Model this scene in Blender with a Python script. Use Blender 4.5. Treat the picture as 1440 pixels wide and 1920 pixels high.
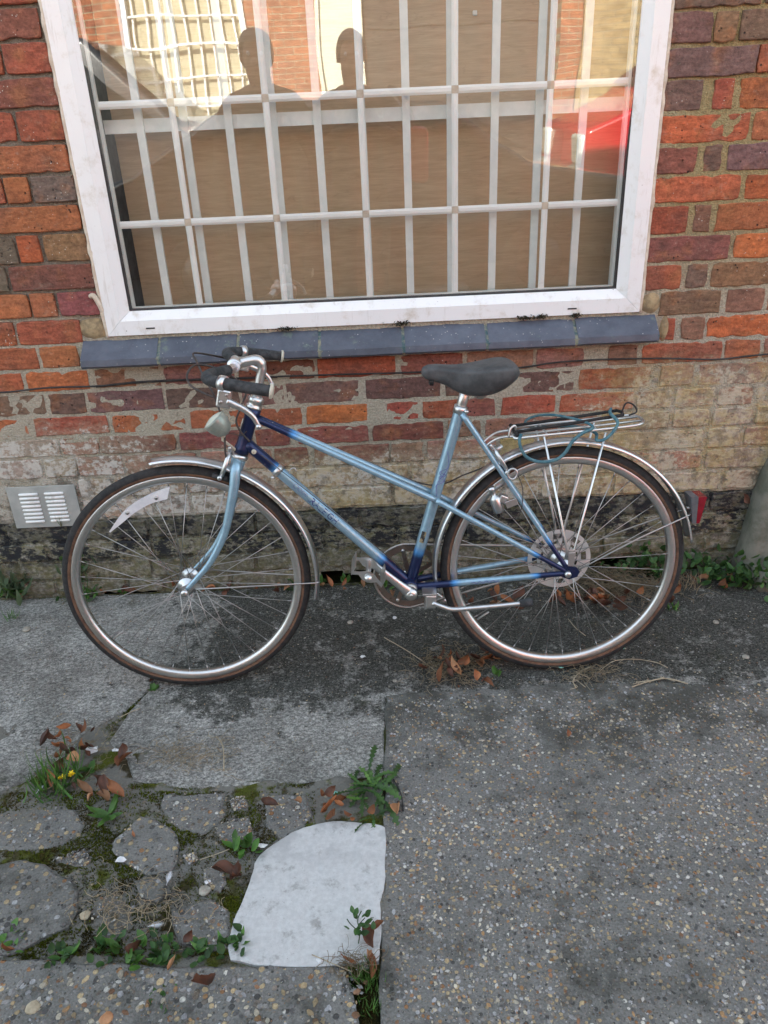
import bpy, bmesh, math, random
from math import sin, cos, pi, radians, sqrt, atan2
from mathutils import Vector, Matrix, noise as mnoise

for o in list(bpy.data.objects):
    bpy.data.objects.remove(o)
scene = bpy.context.scene
col = scene.collection
rnd = random.Random(7)

# ------------------------------------------------------------------ camera
CAM = Vector((0.0, -2.253, 1.37))
th, sr = radians(26.1), 0.0463
cr = sqrt(1 - sr * sr)
FW = Vector((0, cos(th), -sin(th)))
R0 = Vector((1, 0, 0))
U0 = Vector((0, sin(th), cos(th)))
RT = R0 * cr - U0 * sr
UP = U0 * cr + R0 * sr
cd = bpy.data.cameras.new('camera')
cd.sensor_fit = 'VERTICAL'
cd.sensor_height = 36
cd.lens = 36 * 1430 / 1920
cd.clip_start = 0.02
cd.clip_end = 500
cam = bpy.data.objects.new('camera', cd)
col.objects.link(cam)
M = Matrix((RT, UP, -FW)).transposed().to_4x4()
M.translation = CAM
cam.matrix_world = M
scene.camera = cam

# ------------------------------------------------------------------ sky, sun, exposure
SUN_EL, SUN_AZ = radians(38), radians(-18)      # the sun stands behind the brick building
w = bpy.data.worlds.new('World')
scene.world = w
w.use_nodes = True
nt = w.node_tree
bg = nt.nodes['Background']
sky = nt.nodes.new('ShaderNodeTexSky')
sky.sky_type = 'NISHITA'
sky.sun_disc = False
sky.sun_elevation = SUN_EL
sky.sun_rotation = SUN_AZ
sky.air_density = 1.0
sky.dust_density = 3.0
sky.ozone_density = 1.0
hs = nt.nodes.new('ShaderNodeHueSaturation')
hs.inputs['Saturation'].default_value = 0.48
nt.links.new(sky.outputs[0], hs.inputs['Color'])
tn = nt.nodes.new('ShaderNodeMix')
tn.data_type = 'RGBA'
tn.blend_type = 'MULTIPLY'
tn.inputs[0].default_value = 1.0
tn.inputs[7].default_value = (.94, 1.0, .97, 1)
nt.links.new(hs.outputs[0], tn.inputs[6])
nt.links.new(tn.outputs[2], bg.inputs[0])
bg.inputs[1].default_value = 0.15
sl = bpy.data.lights.new('sun', 'SUN')
sl.energy = 4.6
sl.angle = radians(0.53)
sl.color = (1.0, 0.94, 0.84)
so = bpy.data.objects.new('sun', sl)
col.objects.link(so)
sd = Vector((sin(SUN_AZ) * cos(SUN_EL), cos(SUN_AZ) * cos(SUN_EL), sin(SUN_EL)))
so.rotation_euler = sd.to_track_quat('Z', 'Y').to_euler()
so.location = (0, 6, 8)
vs = scene.view_settings
vs.view_transform = 'Standard'
vs.look = 'None'
vs.exposure = 2.38
vs.gamma = 1.0
vs.use_curve_mapping = False


# ------------------------------------------------------------------ helpers
def W(px, py, y=0.0):
    d = FW * 1430 + RT * (px - 720) - UP * (py - 960)
    return CAM + d * ((y - CAM.y) / d.y)


def G(px, py, z=0.0):
    d = FW * 1430 + RT * (px - 720) - UP * (py - 960)
    return CAM + d * ((z - CAM.z) / d.z)


def tag(o, label=None, cat=None, group=None, kind=None):
    if label: o['label'] = label
    if cat: o['category'] = cat
    if group: o['group'] = group
    if kind: o['kind'] = kind
    return o


def empty(name, loc=(0, 0, 0), rot=(0, 0, 0), parent=None):
    o = bpy.data.objects.new(name, None)
    o.empty_display_size = 0.05
    col.objects.link(o)
    o.location = loc
    o.rotation_euler = rot
    o.parent = parent
    return o


def link(name, me, parent=None, loc=(0, 0, 0), rot=(0, 0, 0), scale=None):
    o = bpy.data.objects.new(name, me)
    col.objects.link(o)
    o.parent = parent
    o.location = loc
    o.rotation_euler = rot
    if scale: o.scale = scale if hasattr(scale, '__len__') else (scale,) * 3
    return o


class MB:
    """collects shapes, builds ONE mesh"""
    def __init__(s):
        s.v, s.f, s.m, s.a, s.sm = [], [], [], [], []
        s.mi = 0
        s.smooth = True

    def add(s, vs, fs, att=None, smooth=None):
        b = len(s.v)
        s.v += [tuple(p) for p in vs]
        s.a += list(att) if att is not None else [0.0] * len(vs)
        for f in fs:
            s.f.append([i + b for i in f])
            s.m.append(s.mi)
            s.sm.append(s.smooth if smooth is None else smooth)
        return s

    def box(s, c, d, rot=None, taper=1.0, bev=0.0):
        x, y, z = d[0] / 2, d[1] / 2, d[2] / 2
        if bev <= 0:
            P = [Vector((sx * x * (taper if sz > 0 else 1), sy * y * (taper if sz > 0 else 1), sz * z)) for sz in (-1, 1) for sy in (-1, 1) for sx in (-1, 1)]
            F = [(0, 2, 3, 1), (4, 5, 7, 6), (0, 1, 5, 4), (2, 6, 7, 3), (0, 4, 6, 2), (1, 3, 7, 5)]
        else:
            bm = bmesh.new()
            bmesh.ops.create_cube(bm, size=1, matrix=Matrix.Diagonal((d[0], d[1], d[2], 1)))
            bmesh.ops.bevel(bm, geom=bm.edges[:] + bm.verts[:], offset=bev, segments=2, profile=.5, affect='EDGES')
            bm.verts.index_update()
            P = [v.co.copy() for v in bm.verts]
            F = [[v.index for v in f.verts] for f in bm.faces]
            bm.free()
        if rot is not None: P = [rot @ p for p in P]
        c = Vector(c)
        return s.add([p + c for p in P], F, smooth=False)

    def tube(s, path, r, n=10, cap=True, att=None, flat=1.0, closed=False, up=None):
        path = [Vector(p) for p in path]
        N = len(path)
        rr = r if hasattr(r, '__len__') else [r] * N
        vs, at = [], []
        pt = None
        nrm = None
        for i, p in enumerate(path):
            if closed:
                t = (path[(i + 1) % N] - path[i - 1]).normalized()
            else:
                t = (path[min(i + 1, N - 1)] - path[max(i - 1, 0)]).normalized()
            if nrm is None:
                h = Vector(up) if up else (Vector((0, 1, 0)) if abs(t.y) < .9 else Vector((1, 0, 0)))
                nrm = (h - t * h.dot(t)).normalized()
            else:
                nrm = (nrm - t * nrm.dot(t)).normalized()
            b = t.cross(nrm)
            for k in range(n):
                a = 2 * pi * k / n
                vs.append(p + (nrm * cos(a) * flat + b * sin(a)) * rr[i])
                at.append(att[i] if att else 0.0)
        fs = []
        for i in range(N if closed else N - 1):
            j = (i + 1) % N
            for k in range(n):
                fs.append((i * n + k, i * n + (k + 1) % n, j * n + (k + 1) % n, j * n + k))
        if cap and not closed:
            fs.append(tuple(range(n))[::-1])
            fs.append(tuple((N - 1) * n + k for k in range(n)))
        return s.add(vs, fs, at)

    def lathe(s, prof, n=24, org=(0, 0, 0), axis=(0, 1, 0), closed=False):
        """prof = [(radius, along axis)]"""
        ax = Vector(axis).normalized()
        h = Vector((1, 0, 0)) if abs(ax.x) < .9 else Vector((0, 0, 1))
        e1 = (h - ax * h.dot(ax)).normalized()
        e2 = ax.cross(e1)
        o = Vector(org)
        vs = []
        for r, a in prof:
            for k in range(n):
                t = 2 * pi * k / n
                vs.append(o + ax * a + (e1 * cos(t) + e2 * sin(t)) * max(r, 1e-5))
        fs = []
        L = len(prof)
        for i in range(L if closed else L - 1):
            j = (i + 1) % L
            for k in range(n):
                fs.append((i * n + k, i * n + (k + 1) % n, j * n + (k + 1) % n, j * n + k))
        return s.add(vs, fs)

    def prism(s, poly, h0, h1, axis='z'):
        n = len(poly)
        mp = {'z': lambda a, b, h: (a, b, h), 'y': lambda a, b, h: (a, h, b), 'x': lambda a, b, h: (h, a, b)}[axis]
        vs = [mp(a, b, h0) for a, b in poly] + [mp(a, b, h1) for a, b in poly]
        fs = [tuple(range(n))[::-1], tuple(range(n, 2 * n))] + [(i, (i + 1) % n, n + (i + 1) % n, n + i) for i in range(n)]
        return s.add(vs, fs, smooth=False)

    def mesh(s, name, mats):
        me = bpy.data.meshes.new(name)
        me.from_pydata(s.v, [], s.f)
        if not isinstance(mats, (list, tuple)): mats = [mats]
        for m in mats: me.materials.append(m)
        me.polygons.foreach_set('material_index', s.m)
        me.polygons.foreach_set('use_smooth', s.sm)
        if any(s.a):
            at = me.attributes.new('fade', 'FLOAT', 'POINT')
            at.data.foreach_set('value', s.a)
        me.update()
        bm = bmesh.new(); bm.from_mesh(me)
        bmesh.ops.recalc_face_normals(bm, faces=bm.faces)
        bm.to_mesh(me); bm.free()
        return me

    def build(s, name, mats, parent=None, **k):
        return link(name, s.mesh(name, mats), parent, **k)


def lerp(a, b, t):
    return a + (b - a) * t


def curve(pts, n=8):
    """Catmull-Rom through points"""
    P = [Vector(p) for p in pts]
    P = [P[0] * 2 - P[1]] + P + [P[-1] * 2 - P[-2]]
    out = []
    for i in range(1, len(P) - 2):
        for k in range(n):
            t = k / n
            a, b, c, d = P[i - 1], P[i], P[i + 1], P[i + 2]
            out.append(.5 * ((2 * b) + (c - a) * t + (2 * a - 5 * b + 4 * c - d) * t * t + (3 * b - a - 3 * c + d) * t ** 3))
    out.append(P[-2])
    return out


# ------------------------------------------------------------------ materials
class NT:
    def __init__(s, name):
        s.m = bpy.data.materials.new(name)
        s.m.use_nodes = True
        s.t = s.m.node_tree
        s.t.nodes.clear()
        s.out = s.n('ShaderNodeOutputMaterial')

    def n(s, typ, ins=None, **props):
        nd = s.t.nodes.new(typ)
        for k, v in props.items(): setattr(nd, k, v)
        if ins:
            for k, v in ins.items(): s.set(nd.inputs[k], v)
        return nd

    def set(s, sock, v):
        if isinstance(v, bpy.types.NodeSocket): s.t.links.new(v, sock)
        elif hasattr(v, 'outputs'): s.t.links.new(v.outputs[0], sock)
        else:
            if hasattr(v, '__len__') and len(v) == 3 and sock.type == 'RGBA': v = (*v, 1)
            sock.default_value = v

    def pos(s):
        return s.n('ShaderNodeNewGeometry').outputs['Position']

    def obj(s):
        return s.n('ShaderNodeTexCoord').outputs['Object']

    def noise(s, vec, scale, detail=4, rough=.55, dist=0.0, w=None):
        return s.n('ShaderNodeTexNoise', {'Vector': vec, 'Scale': scale, 'Detail': detail, 'Roughness': rough, 'Distortion': dist}).outputs[0]

    def vor(s, vec, scale, feature='F1', rnd=1.0):
        return s.n('ShaderNodeTexVoronoi', {'Vector': vec, 'Scale': scale, 'Randomness': rnd}, feature=feature)

    def ramp(s, fac, a, b, c0=0.0, c1=1.0):
        return s.n('ShaderNodeMapRange', {0: fac, 1: a, 2: b, 3: c0, 4: c1}, interpolation_type='SMOOTHSTEP').outputs[0]

    def mix(s, fac, a, b, mode='MIX'):
        nd = s.n('ShaderNodeMix', data_type='RGBA', blend_type=mode)
        s.set(nd.inputs[0], fac); s.set(nd.inputs[6], a); s.set(nd.inputs[7], b)
        return nd.outputs[2]

    def math(s, op, a, b=0.0, c=0.0, clamp=False):
        nd = s.n('ShaderNodeMath', operation=op, use_clamp=clamp)
        s.set(nd.inputs[0], a); s.set(nd.inputs[1], b); s.set(nd.inputs[2], c)
        return nd.outputs[0]

    def sep(s, v):
        return s.n('ShaderNodeSeparateXYZ', {0: v}).outputs

    def map(s, v, scale=(1, 1, 1), loc=(0, 0, 0), rot=(0, 0, 0)):
        return s.n('ShaderNodeMapping', {'Vector': v, 'Scale': scale, 'Location': loc, 'Rotation': rot}).outputs[0]

    def bump(s, h, strength=.5, dist=.01, nrm=None):
        i = {'Height': h, 'Strength': strength, 'Distance': dist}
        if nrm is not None: i['Normal'] = nrm
        return s.n('ShaderNodeBump', i).outputs[0]

    def pbsdf(s, color, rough=.7, metal=0.0, nrm=None, **extra):
        i = {'Base Color': color, 'Roughness': rough, 'Metallic': metal}
        if nrm is not None: i['Normal'] = nrm
        for k, v in extra.items(): i[k.replace('_', ' ')] = v
        p = s.n('ShaderNodeBsdfPrincipled', i)
        s.t.links.new(p.outputs[0], s.out.inputs[0])
        return s.m


def scaled(t, c, k):
    return t.mix(1.0, c, t.n('ShaderNodeCombineColor', {0: k, 1: k, 2: k}).outputs[0], 'MULTIPLY')


def weather(t, p, c, k=1.0):
    """limewash, lichen and flaking black plinth paint, all fixed to the wall itself"""
    x, y, z = t.sep(p)
    n1 = t.noise(p, 9, 8, .7)
    n2 = t.noise(t.map(p, (1, 1, 1.6), (3, 1, 2)), 30, 7, .7)
    n3 = t.noise(t.map(p, loc=(7, 2, 5)), 5, 4)
    n4 = t.noise(t.map(p, loc=(1, 9, 5)), 70, 6, .75)
    # old limewash on the lower courses, streaky
    hz = t.ramp(z, .76, .40)
    right = t.math('MULTIPLY', t.ramp(x, .50, .90), t.ramp(z, .78, .66))
    left = t.math('MULTIPLY', t.ramp(x, -.55, -.95), t.ramp(z, .68, .52))
    mid = t.ramp(z, .52, .42)
    amt = t.math('ADD', t.math('MULTIPLY', t.math('MAXIMUM', t.math('MAXIMUM', right, left), mid), .42), t.math('MULTIPLY', hz, .10))
    crisp = t.math('ADD', t.math('ADD', t.math('MULTIPLY', n1, .40), t.math('MULTIPLY', n2, .35)), t.math('MULTIPLY', n4, .25))
    thin = t.math('MULTIPLY', t.ramp(t.math('ADD', crisp, t.math('MULTIPLY', amt, .55)), .52, .72), .45 * k)
    wc = t.mix(t.ramp(n4, .3, .7), (.29, .24, .165), (.50, .44, .33))
    c = t.mix(thin, c, wc)
    wash = t.ramp(t.math('ADD', crisp, t.math('MULTIPLY', amt, .24)), .585, .64)
    wash = t.math('MULTIPLY', wash, t.ramp(amt, .05, .2))
    c = t.mix(t.math('MULTIPLY', wash, .85 * k), c, t.mix(t.math('MULTIPLY', right, .45), t.mix(n4, (.46, .43, .38), (.66, .63, .58)), t.mix(n4, (.38, .28, .11), (.54, .45, .26))))
    # yellow lichen
    ly = t.math('MULTIPLY', t.math('MAXIMUM', right, t.math('MULTIPLY', mid, t.ramp(x, -.55, -.2))), t.ramp(t.math('ADD', t.math('MULTIPLY', n3, .5), t.math('MULTIPLY', n2, .5)), .44, .58))
    c = t.mix(t.math('MULTIPLY', ly, .52), c, t.mix(n4, (.44, .28, .045), (.46, .36, .15)))
    # grey grime
    gr = t.math('MULTIPLY', t.math('MAXIMUM', mid, t.math('MULTIPLY', right, .75)), t.ramp(t.noise(t.map(p, loc=(4, 4, 1)), 22, 6, .7), .50, .62))
    c = t.mix(t.math('MULTIPLY', gr, .6), c, (.085, .075, .06))
    # black bitumen band
    edge = t.math('ADD', z, t.math('MULTIPLY', t.math('SUBTRACT', t.noise(p, 16, 3), .5), .014))
    blk = t.ramp(edge, .2885, .2835)
    chip = t.ramp(t.math('ADD', t.math('MULTIPLY', n1, .5), t.math('MULTIPLY', t.noise(t.map(p, (1, 1, 2), (2, 5, 8)), 34, 8, .75), .5)), .46, .53)
    chip = t.math('MULTIPLY', chip, t.ramp(edge, .215, .205, .55, 1.0))
    chip = t.math('MAXIMUM', chip, t.ramp(edge, .16, .10, 0, .75))
    under = t.mix(t.ramp(n2, .35, .65), t.mix(t.ramp(n4, .3, .7), (.09, .08, .065), (.42, .40, .34)), t.mix(n4, (.09, .085, .04), (.22, .20, .10)))
    pc = t.mix(chip, t.mix(n4, (.010, .011, .014), (.03, .031, .035)), under)
    c = t.mix(blk, c, pc)
    return c, blk


def mat_brick():
    t = NT('brick')
    p = t.pos()
    oi = t.n('ShaderNodeObjectInfo')
    base = oi.outputs['Color']
    r = oi.outputs['Random']
    off = t.n('ShaderNodeCombineXYZ', {0: t.math('MULTIPLY', r, 37.0), 1: t.math('MULTIPLY', r, 11.0)}).outputs[0]
    q = t.n('ShaderNodeVectorMath', {0: p, 1: off}, operation='ADD').outputs[0]
    big = t.noise(q, 9, 3)
    fine = t.noise(q, 130, 6, .7)
    med = t.noise(t.map(q, (1, 1, 2.2)), 34, 5, .65)
    c = t.mix(t.ramp(big, .46, .72), base, t.mix(.45, base, (.11, .065, .055)))
    c = t.mix(t.ramp(t.noise(t.map(q, loc=(5, 0, 3)), 14, 3), .52, .72), c, t.mix(.5, c, (.34, .14, .06)))
    c = scaled(t, c, t.ramp(med, .25, .75, .66, 1.25))
    c = scaled(t, c, t.ramp(fine, .25, .75, .70, 1.3))
    pits = t.vor(q, 75)
    dark = t.math('MULTIPLY', t.ramp(pits.outputs['Distance'], .26, .14), t.ramp(t.noise(q, 23, 2), .56, .64))
    c = t.mix(t.math('MULTIPLY', dark, .85), c, (.018, .014, .014))
    fl = t.vor(t.map(q, loc=(2, 2, 2)), 95)
    white = t.math('MULTIPLY', t.ramp(fl.outputs['Distance'], .17, .09), t.ramp(t.noise(t.map(q, loc=(9, 1, 1)), 16, 3), .54, .66))
    c = t.mix(white, c, (.55, .52, .46))
    sm = t.ramp(t.noise(t.map(q, (1, 1, 1.5), (3, 3, 8)), 26, 7, .75), .60, .72)
    c = t.mix(t.math('MULTIPLY', sm, .45), c, (.36, .31, .25))
    c, blk = weather(t, p, c)
    h = t.math('ADD', t.math('MULTIPLY', med, .6), t.math('MULTIPLY', fine, .4))
    h = t.math('SUBTRACT', h, t.math('MULTIPLY', dark, .7))
    return t.pbsdf(c, t.ramp(blk, 0, 1, .88, .6), nrm=t.bump(h, .95, .007), Specular_IOR_Level=.3)


def mat_mortar():
    t = NT('mortar')
    p = t.pos()
    x, y, z = t.sep(p)
    n = t.noise(p, 8, 5)
    f = t.noise(p, 150, 6, .7)
    g = t.vor(p, 260)
    c = t.mix(n, (.38, .335, .26), (.52, .475, .385))
    yel = t.math('MULTIPLY', t.ramp(x, .6, .9), t.ramp(z, .8, 1.2))
    c = t.mix(t.math('MULTIPLY', yel, .8), c, (.33, .25, .10))
    grey = t.math('MULTIPLY', t.ramp(x, -.7, -.8), t.ramp(z, .9, 1.0))
    c = t.mix(t.math('MULTIPLY', grey, .8), c, (.17, .145, .12))
    c = scaled(t, c, t.ramp(f, .2, .8, .6, 1.3))
    c = t.mix(t.math('MULTIPLY', t.ramp(t.noise(p, 30, 6, .7), .60, .72), .6), c, (.08, .07, .055))
    c, blk = weather(t, p, c, .55)
    # plain bond for the wall outside the courses that are laid brick by brick
    h = t.math('ADD', f, t.math('MULTIPLY', g.outputs['Distance'], .6))
    return t.pbsdf(c, .92, nrm=t.bump(h, .9, .006), Specular_IOR_Level=.2)


def mat_simple(name, c1, c2, scale=20, rough=.6, metal=0.0, bump=0.0, bscale=None, detail=5, lo=.35, hi=.65, stretch=(1, 1, 1), objc=True, **ex):
    t = NT(name)
    p = t.obj() if objc else t.pos()
    p = t.map(p, stretch)
    n = t.noise(p, scale, detail, .65)
    c = t.mix(t.ramp(n, lo, hi), c1, c2)
    nr = t.bump(t.noise(p, bscale or scale * 4, 5, .65), .6, bump) if bump else None
    return t.pbsdf(c, rough, metal, nr, **ex)


def mat_metal(name, c, rough, rust=.3, rustc=(.12, .05, .025), scale=45):
    t = NT(name)
    p = t.obj()
    n = t.noise(p, scale, 7, .75)
    m = t.ramp(n, .88 - rust * .5, .96 - rust * .45)
    m2 = t.noise(p, 160, 4)
    cc = t.mix(t.ramp(m2, .3, .7), tuple(k * .93 for k in c), c)
    cc = t.mix(m, cc, rustc)
    ro = t.math('ADD', t.math('MULTIPLY', m, .5), t.ramp(m2, .3, .7, rough, rough + .06))
    me = t.math('SUBTRACT', 1.0, t.math('MULTIPLY', m, .85))
    return t.pbsdf(cc, ro, me)


MT = {}
MT['brick'] = mat_brick()
MT['mortar'] = mat_mortar()
MT['sand'] = mat_simple('sandy_mortar', (.40, .30, .17), (.20, .15, .09), 30, .95, bump=.004, objc=False)


def mat_upvc():
    t = NT('white_plastic')
    p = t.pos()
    n = t.noise(p, 14, 7, .7)
    c = t.mix(t.ramp(n, .50, .76), (.80, .80, .80), (.58, .53, .46))
    st = t.noise(t.map(p, (1, 1, .12), (2, 0, 0)), 55, 5, .7)
    c = t.mix(t.math('MULTIPLY', t.ramp(st, .58, .72), .35), c, (.42, .37, .31))
    sp = t.vor(p, 40)
    d = t.math('MULTIPLY', t.ramp(sp.outputs['Distance'], .10, .04), t.ramp(t.noise(p, 9, 2), .56, .62))
    c = t.mix(t.math('MULTIPLY', d, .7), c, (.16, .13, .11))
    return t.pbsdf(c, .32, nrm=t.bump(t.noise(p, 60, 3), .08, .002))


MT['upvc'] = mat_upvc()
MT['sealant'] = mat_simple('sealant', (.52, .42, .33), (.66, .58, .48), 40, .6, bump=.004, bscale=60)
MT['gasket'] = mat_simple('gasket', (.012, .012, .013), (.03, .03, .03), 60, .55)
MT['bar'] = mat_simple('glazing_bar', (.82, .82, .79), (.86, .86, .84), 20, .35)
MT['grille'] = mat_simple('grille_paint', (.66, .69, .67), (.76, .78, .75), 18, .5, lo=.3, hi=.7)
MT['blackgap'] = mat_simple('black_lining', (.010, .010, .011), (.035, .034, .035), 30, .9)
MT['slate'] = None


def mat_glass():
    t = NT('window_glass')
    g = t.n('ShaderNodeBsdfGlossy', {'Color': (1, 1, 1, 1), 'Roughness': 0.0})
    tr = t.n('ShaderNodeBsdfTransparent', {'Color': (.97, .98, .975, 1)})
    fr = t.math('ADD', t.math('MULTIPLY', t.n('ShaderNodeLayerWeight', {'Blend': .12}).outputs[0], .35), .15)   # coated double glazing
    p = t.pos()
    b = t.bump(t.noise(p, 2.4, 2), .022, .05)
    t.set(g.inputs['Normal'], b)
    mx = t.n('ShaderNodeMixShader', {0: fr, 1: tr, 2: g})
    dust = t.n('ShaderNodeBsdfDiffuse', {'Color': (.5, .48, .44, 1)})
    dm = t.math('MULTIPLY', t.ramp(t.noise(p, 13, 7, .75), .60, .82), .05)
    mx2 = t.n('ShaderNodeMixShader', {0: dm, 1: mx.outputs[0], 2: dust.outputs[0]})
    t.t.links.new(mx2.outputs[0], t.out.inputs[0])
    return t.m


MT['glass'] = mat_glass()


def mat_ply():
    t = NT('plywood')
    p = t.pos()
    q = t.map(p, (1.1, 1, 11), (.3, 0, .2), (0, radians(3), 0))
    d = t.noise(p, 2.2, 3)
    g = t.noise(q, 5, 6, .65, 1.6)
    f = t.noise(t.map(p, (4, 1, 90)), 5, 3)
    c = t.mix(t.ramp(g, .32, .7), (.55, .395, .25), (.47, .33, .20))
    c = scaled(t, c, t.ramp(f, .3, .7, .94, 1.05))
    line = t.ramp(t.math('ABSOLUTE', t.math('SUBTRACT', t.noise(t.map(q, loc=(0, 0, 4)), 3.0, 3, .5, .8), .53)), .010, .0)
    c = t.mix(t.math('MULTIPLY', line, .16), c, (.14, .09, .055))
    return t.pbsdf(c, .75)


MT['ply'] = mat_ply()


def mat_bluebrick():
    t = NT('blue_engineering_brick')
    p = t.pos()
    n = t.noise(p, 16, 6, .7)
    c = t.mix(t.ramp(n, .3, .7), (.062, .070, .094), (.095, .106, .136))
    r = t.n('ShaderNodeObjectInfo').outputs['Random']
    c = scaled(t, c, t.ramp(r, 0, 1, .8, 1.2))
    w = t.math('MULTIPLY', t.ramp(t.vor(p, 75).outputs['Distance'], .17, .08), t.ramp(t.noise(p, 12, 3), .44, .60))
    c = t.mix(w, c, (.42, .42, .40))
    l = t.ramp(t.noise(t.map(p, loc=(3, 3, 3)), 17, 7, .7), .60, .68)
    c = t.mix(t.math('MULTIPLY', l, .8), c, t.mix(n, (.07, .12, .13), (.20, .22, .16)))
    return t.pbsdf(c, .5, nrm=t.bump(t.noise(p, 90, 6, .7), .4, .003))


MT['blue'] = mat_bluebrick()
MT['teal'] = mat_simple('lichen_joint', (.05, .10, .115), (.26, .25, .18), 45, .9, bump=.004, objc=False)
MT['moss_dark'] = mat_simple('dry_moss', (.018, .014, .008), (.05, .04, .02), 60, 1.0, objc=False)
MT['zinc'] = mat_simple('galvanised_plate', (.36, .37, .355), (.46, .465, .44), 14, .55, metal=.25, objc=False)
MT['vent_slot'] = mat_simple('vent_louvre', (.84, .84, .82), (.52, .50, .47), 30, .5, objc=False, lo=.5, hi=.8)
MT['render'] = mat_simple('cement_render', (.24, .23, .19), (.13, .135, .10), 12, .95, bump=.006, bscale=40, objc=False)
MT['cable'] = mat_simple('black_cable', (.012, .012, .014), (.04, .038, .036), 40, .6)

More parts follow.
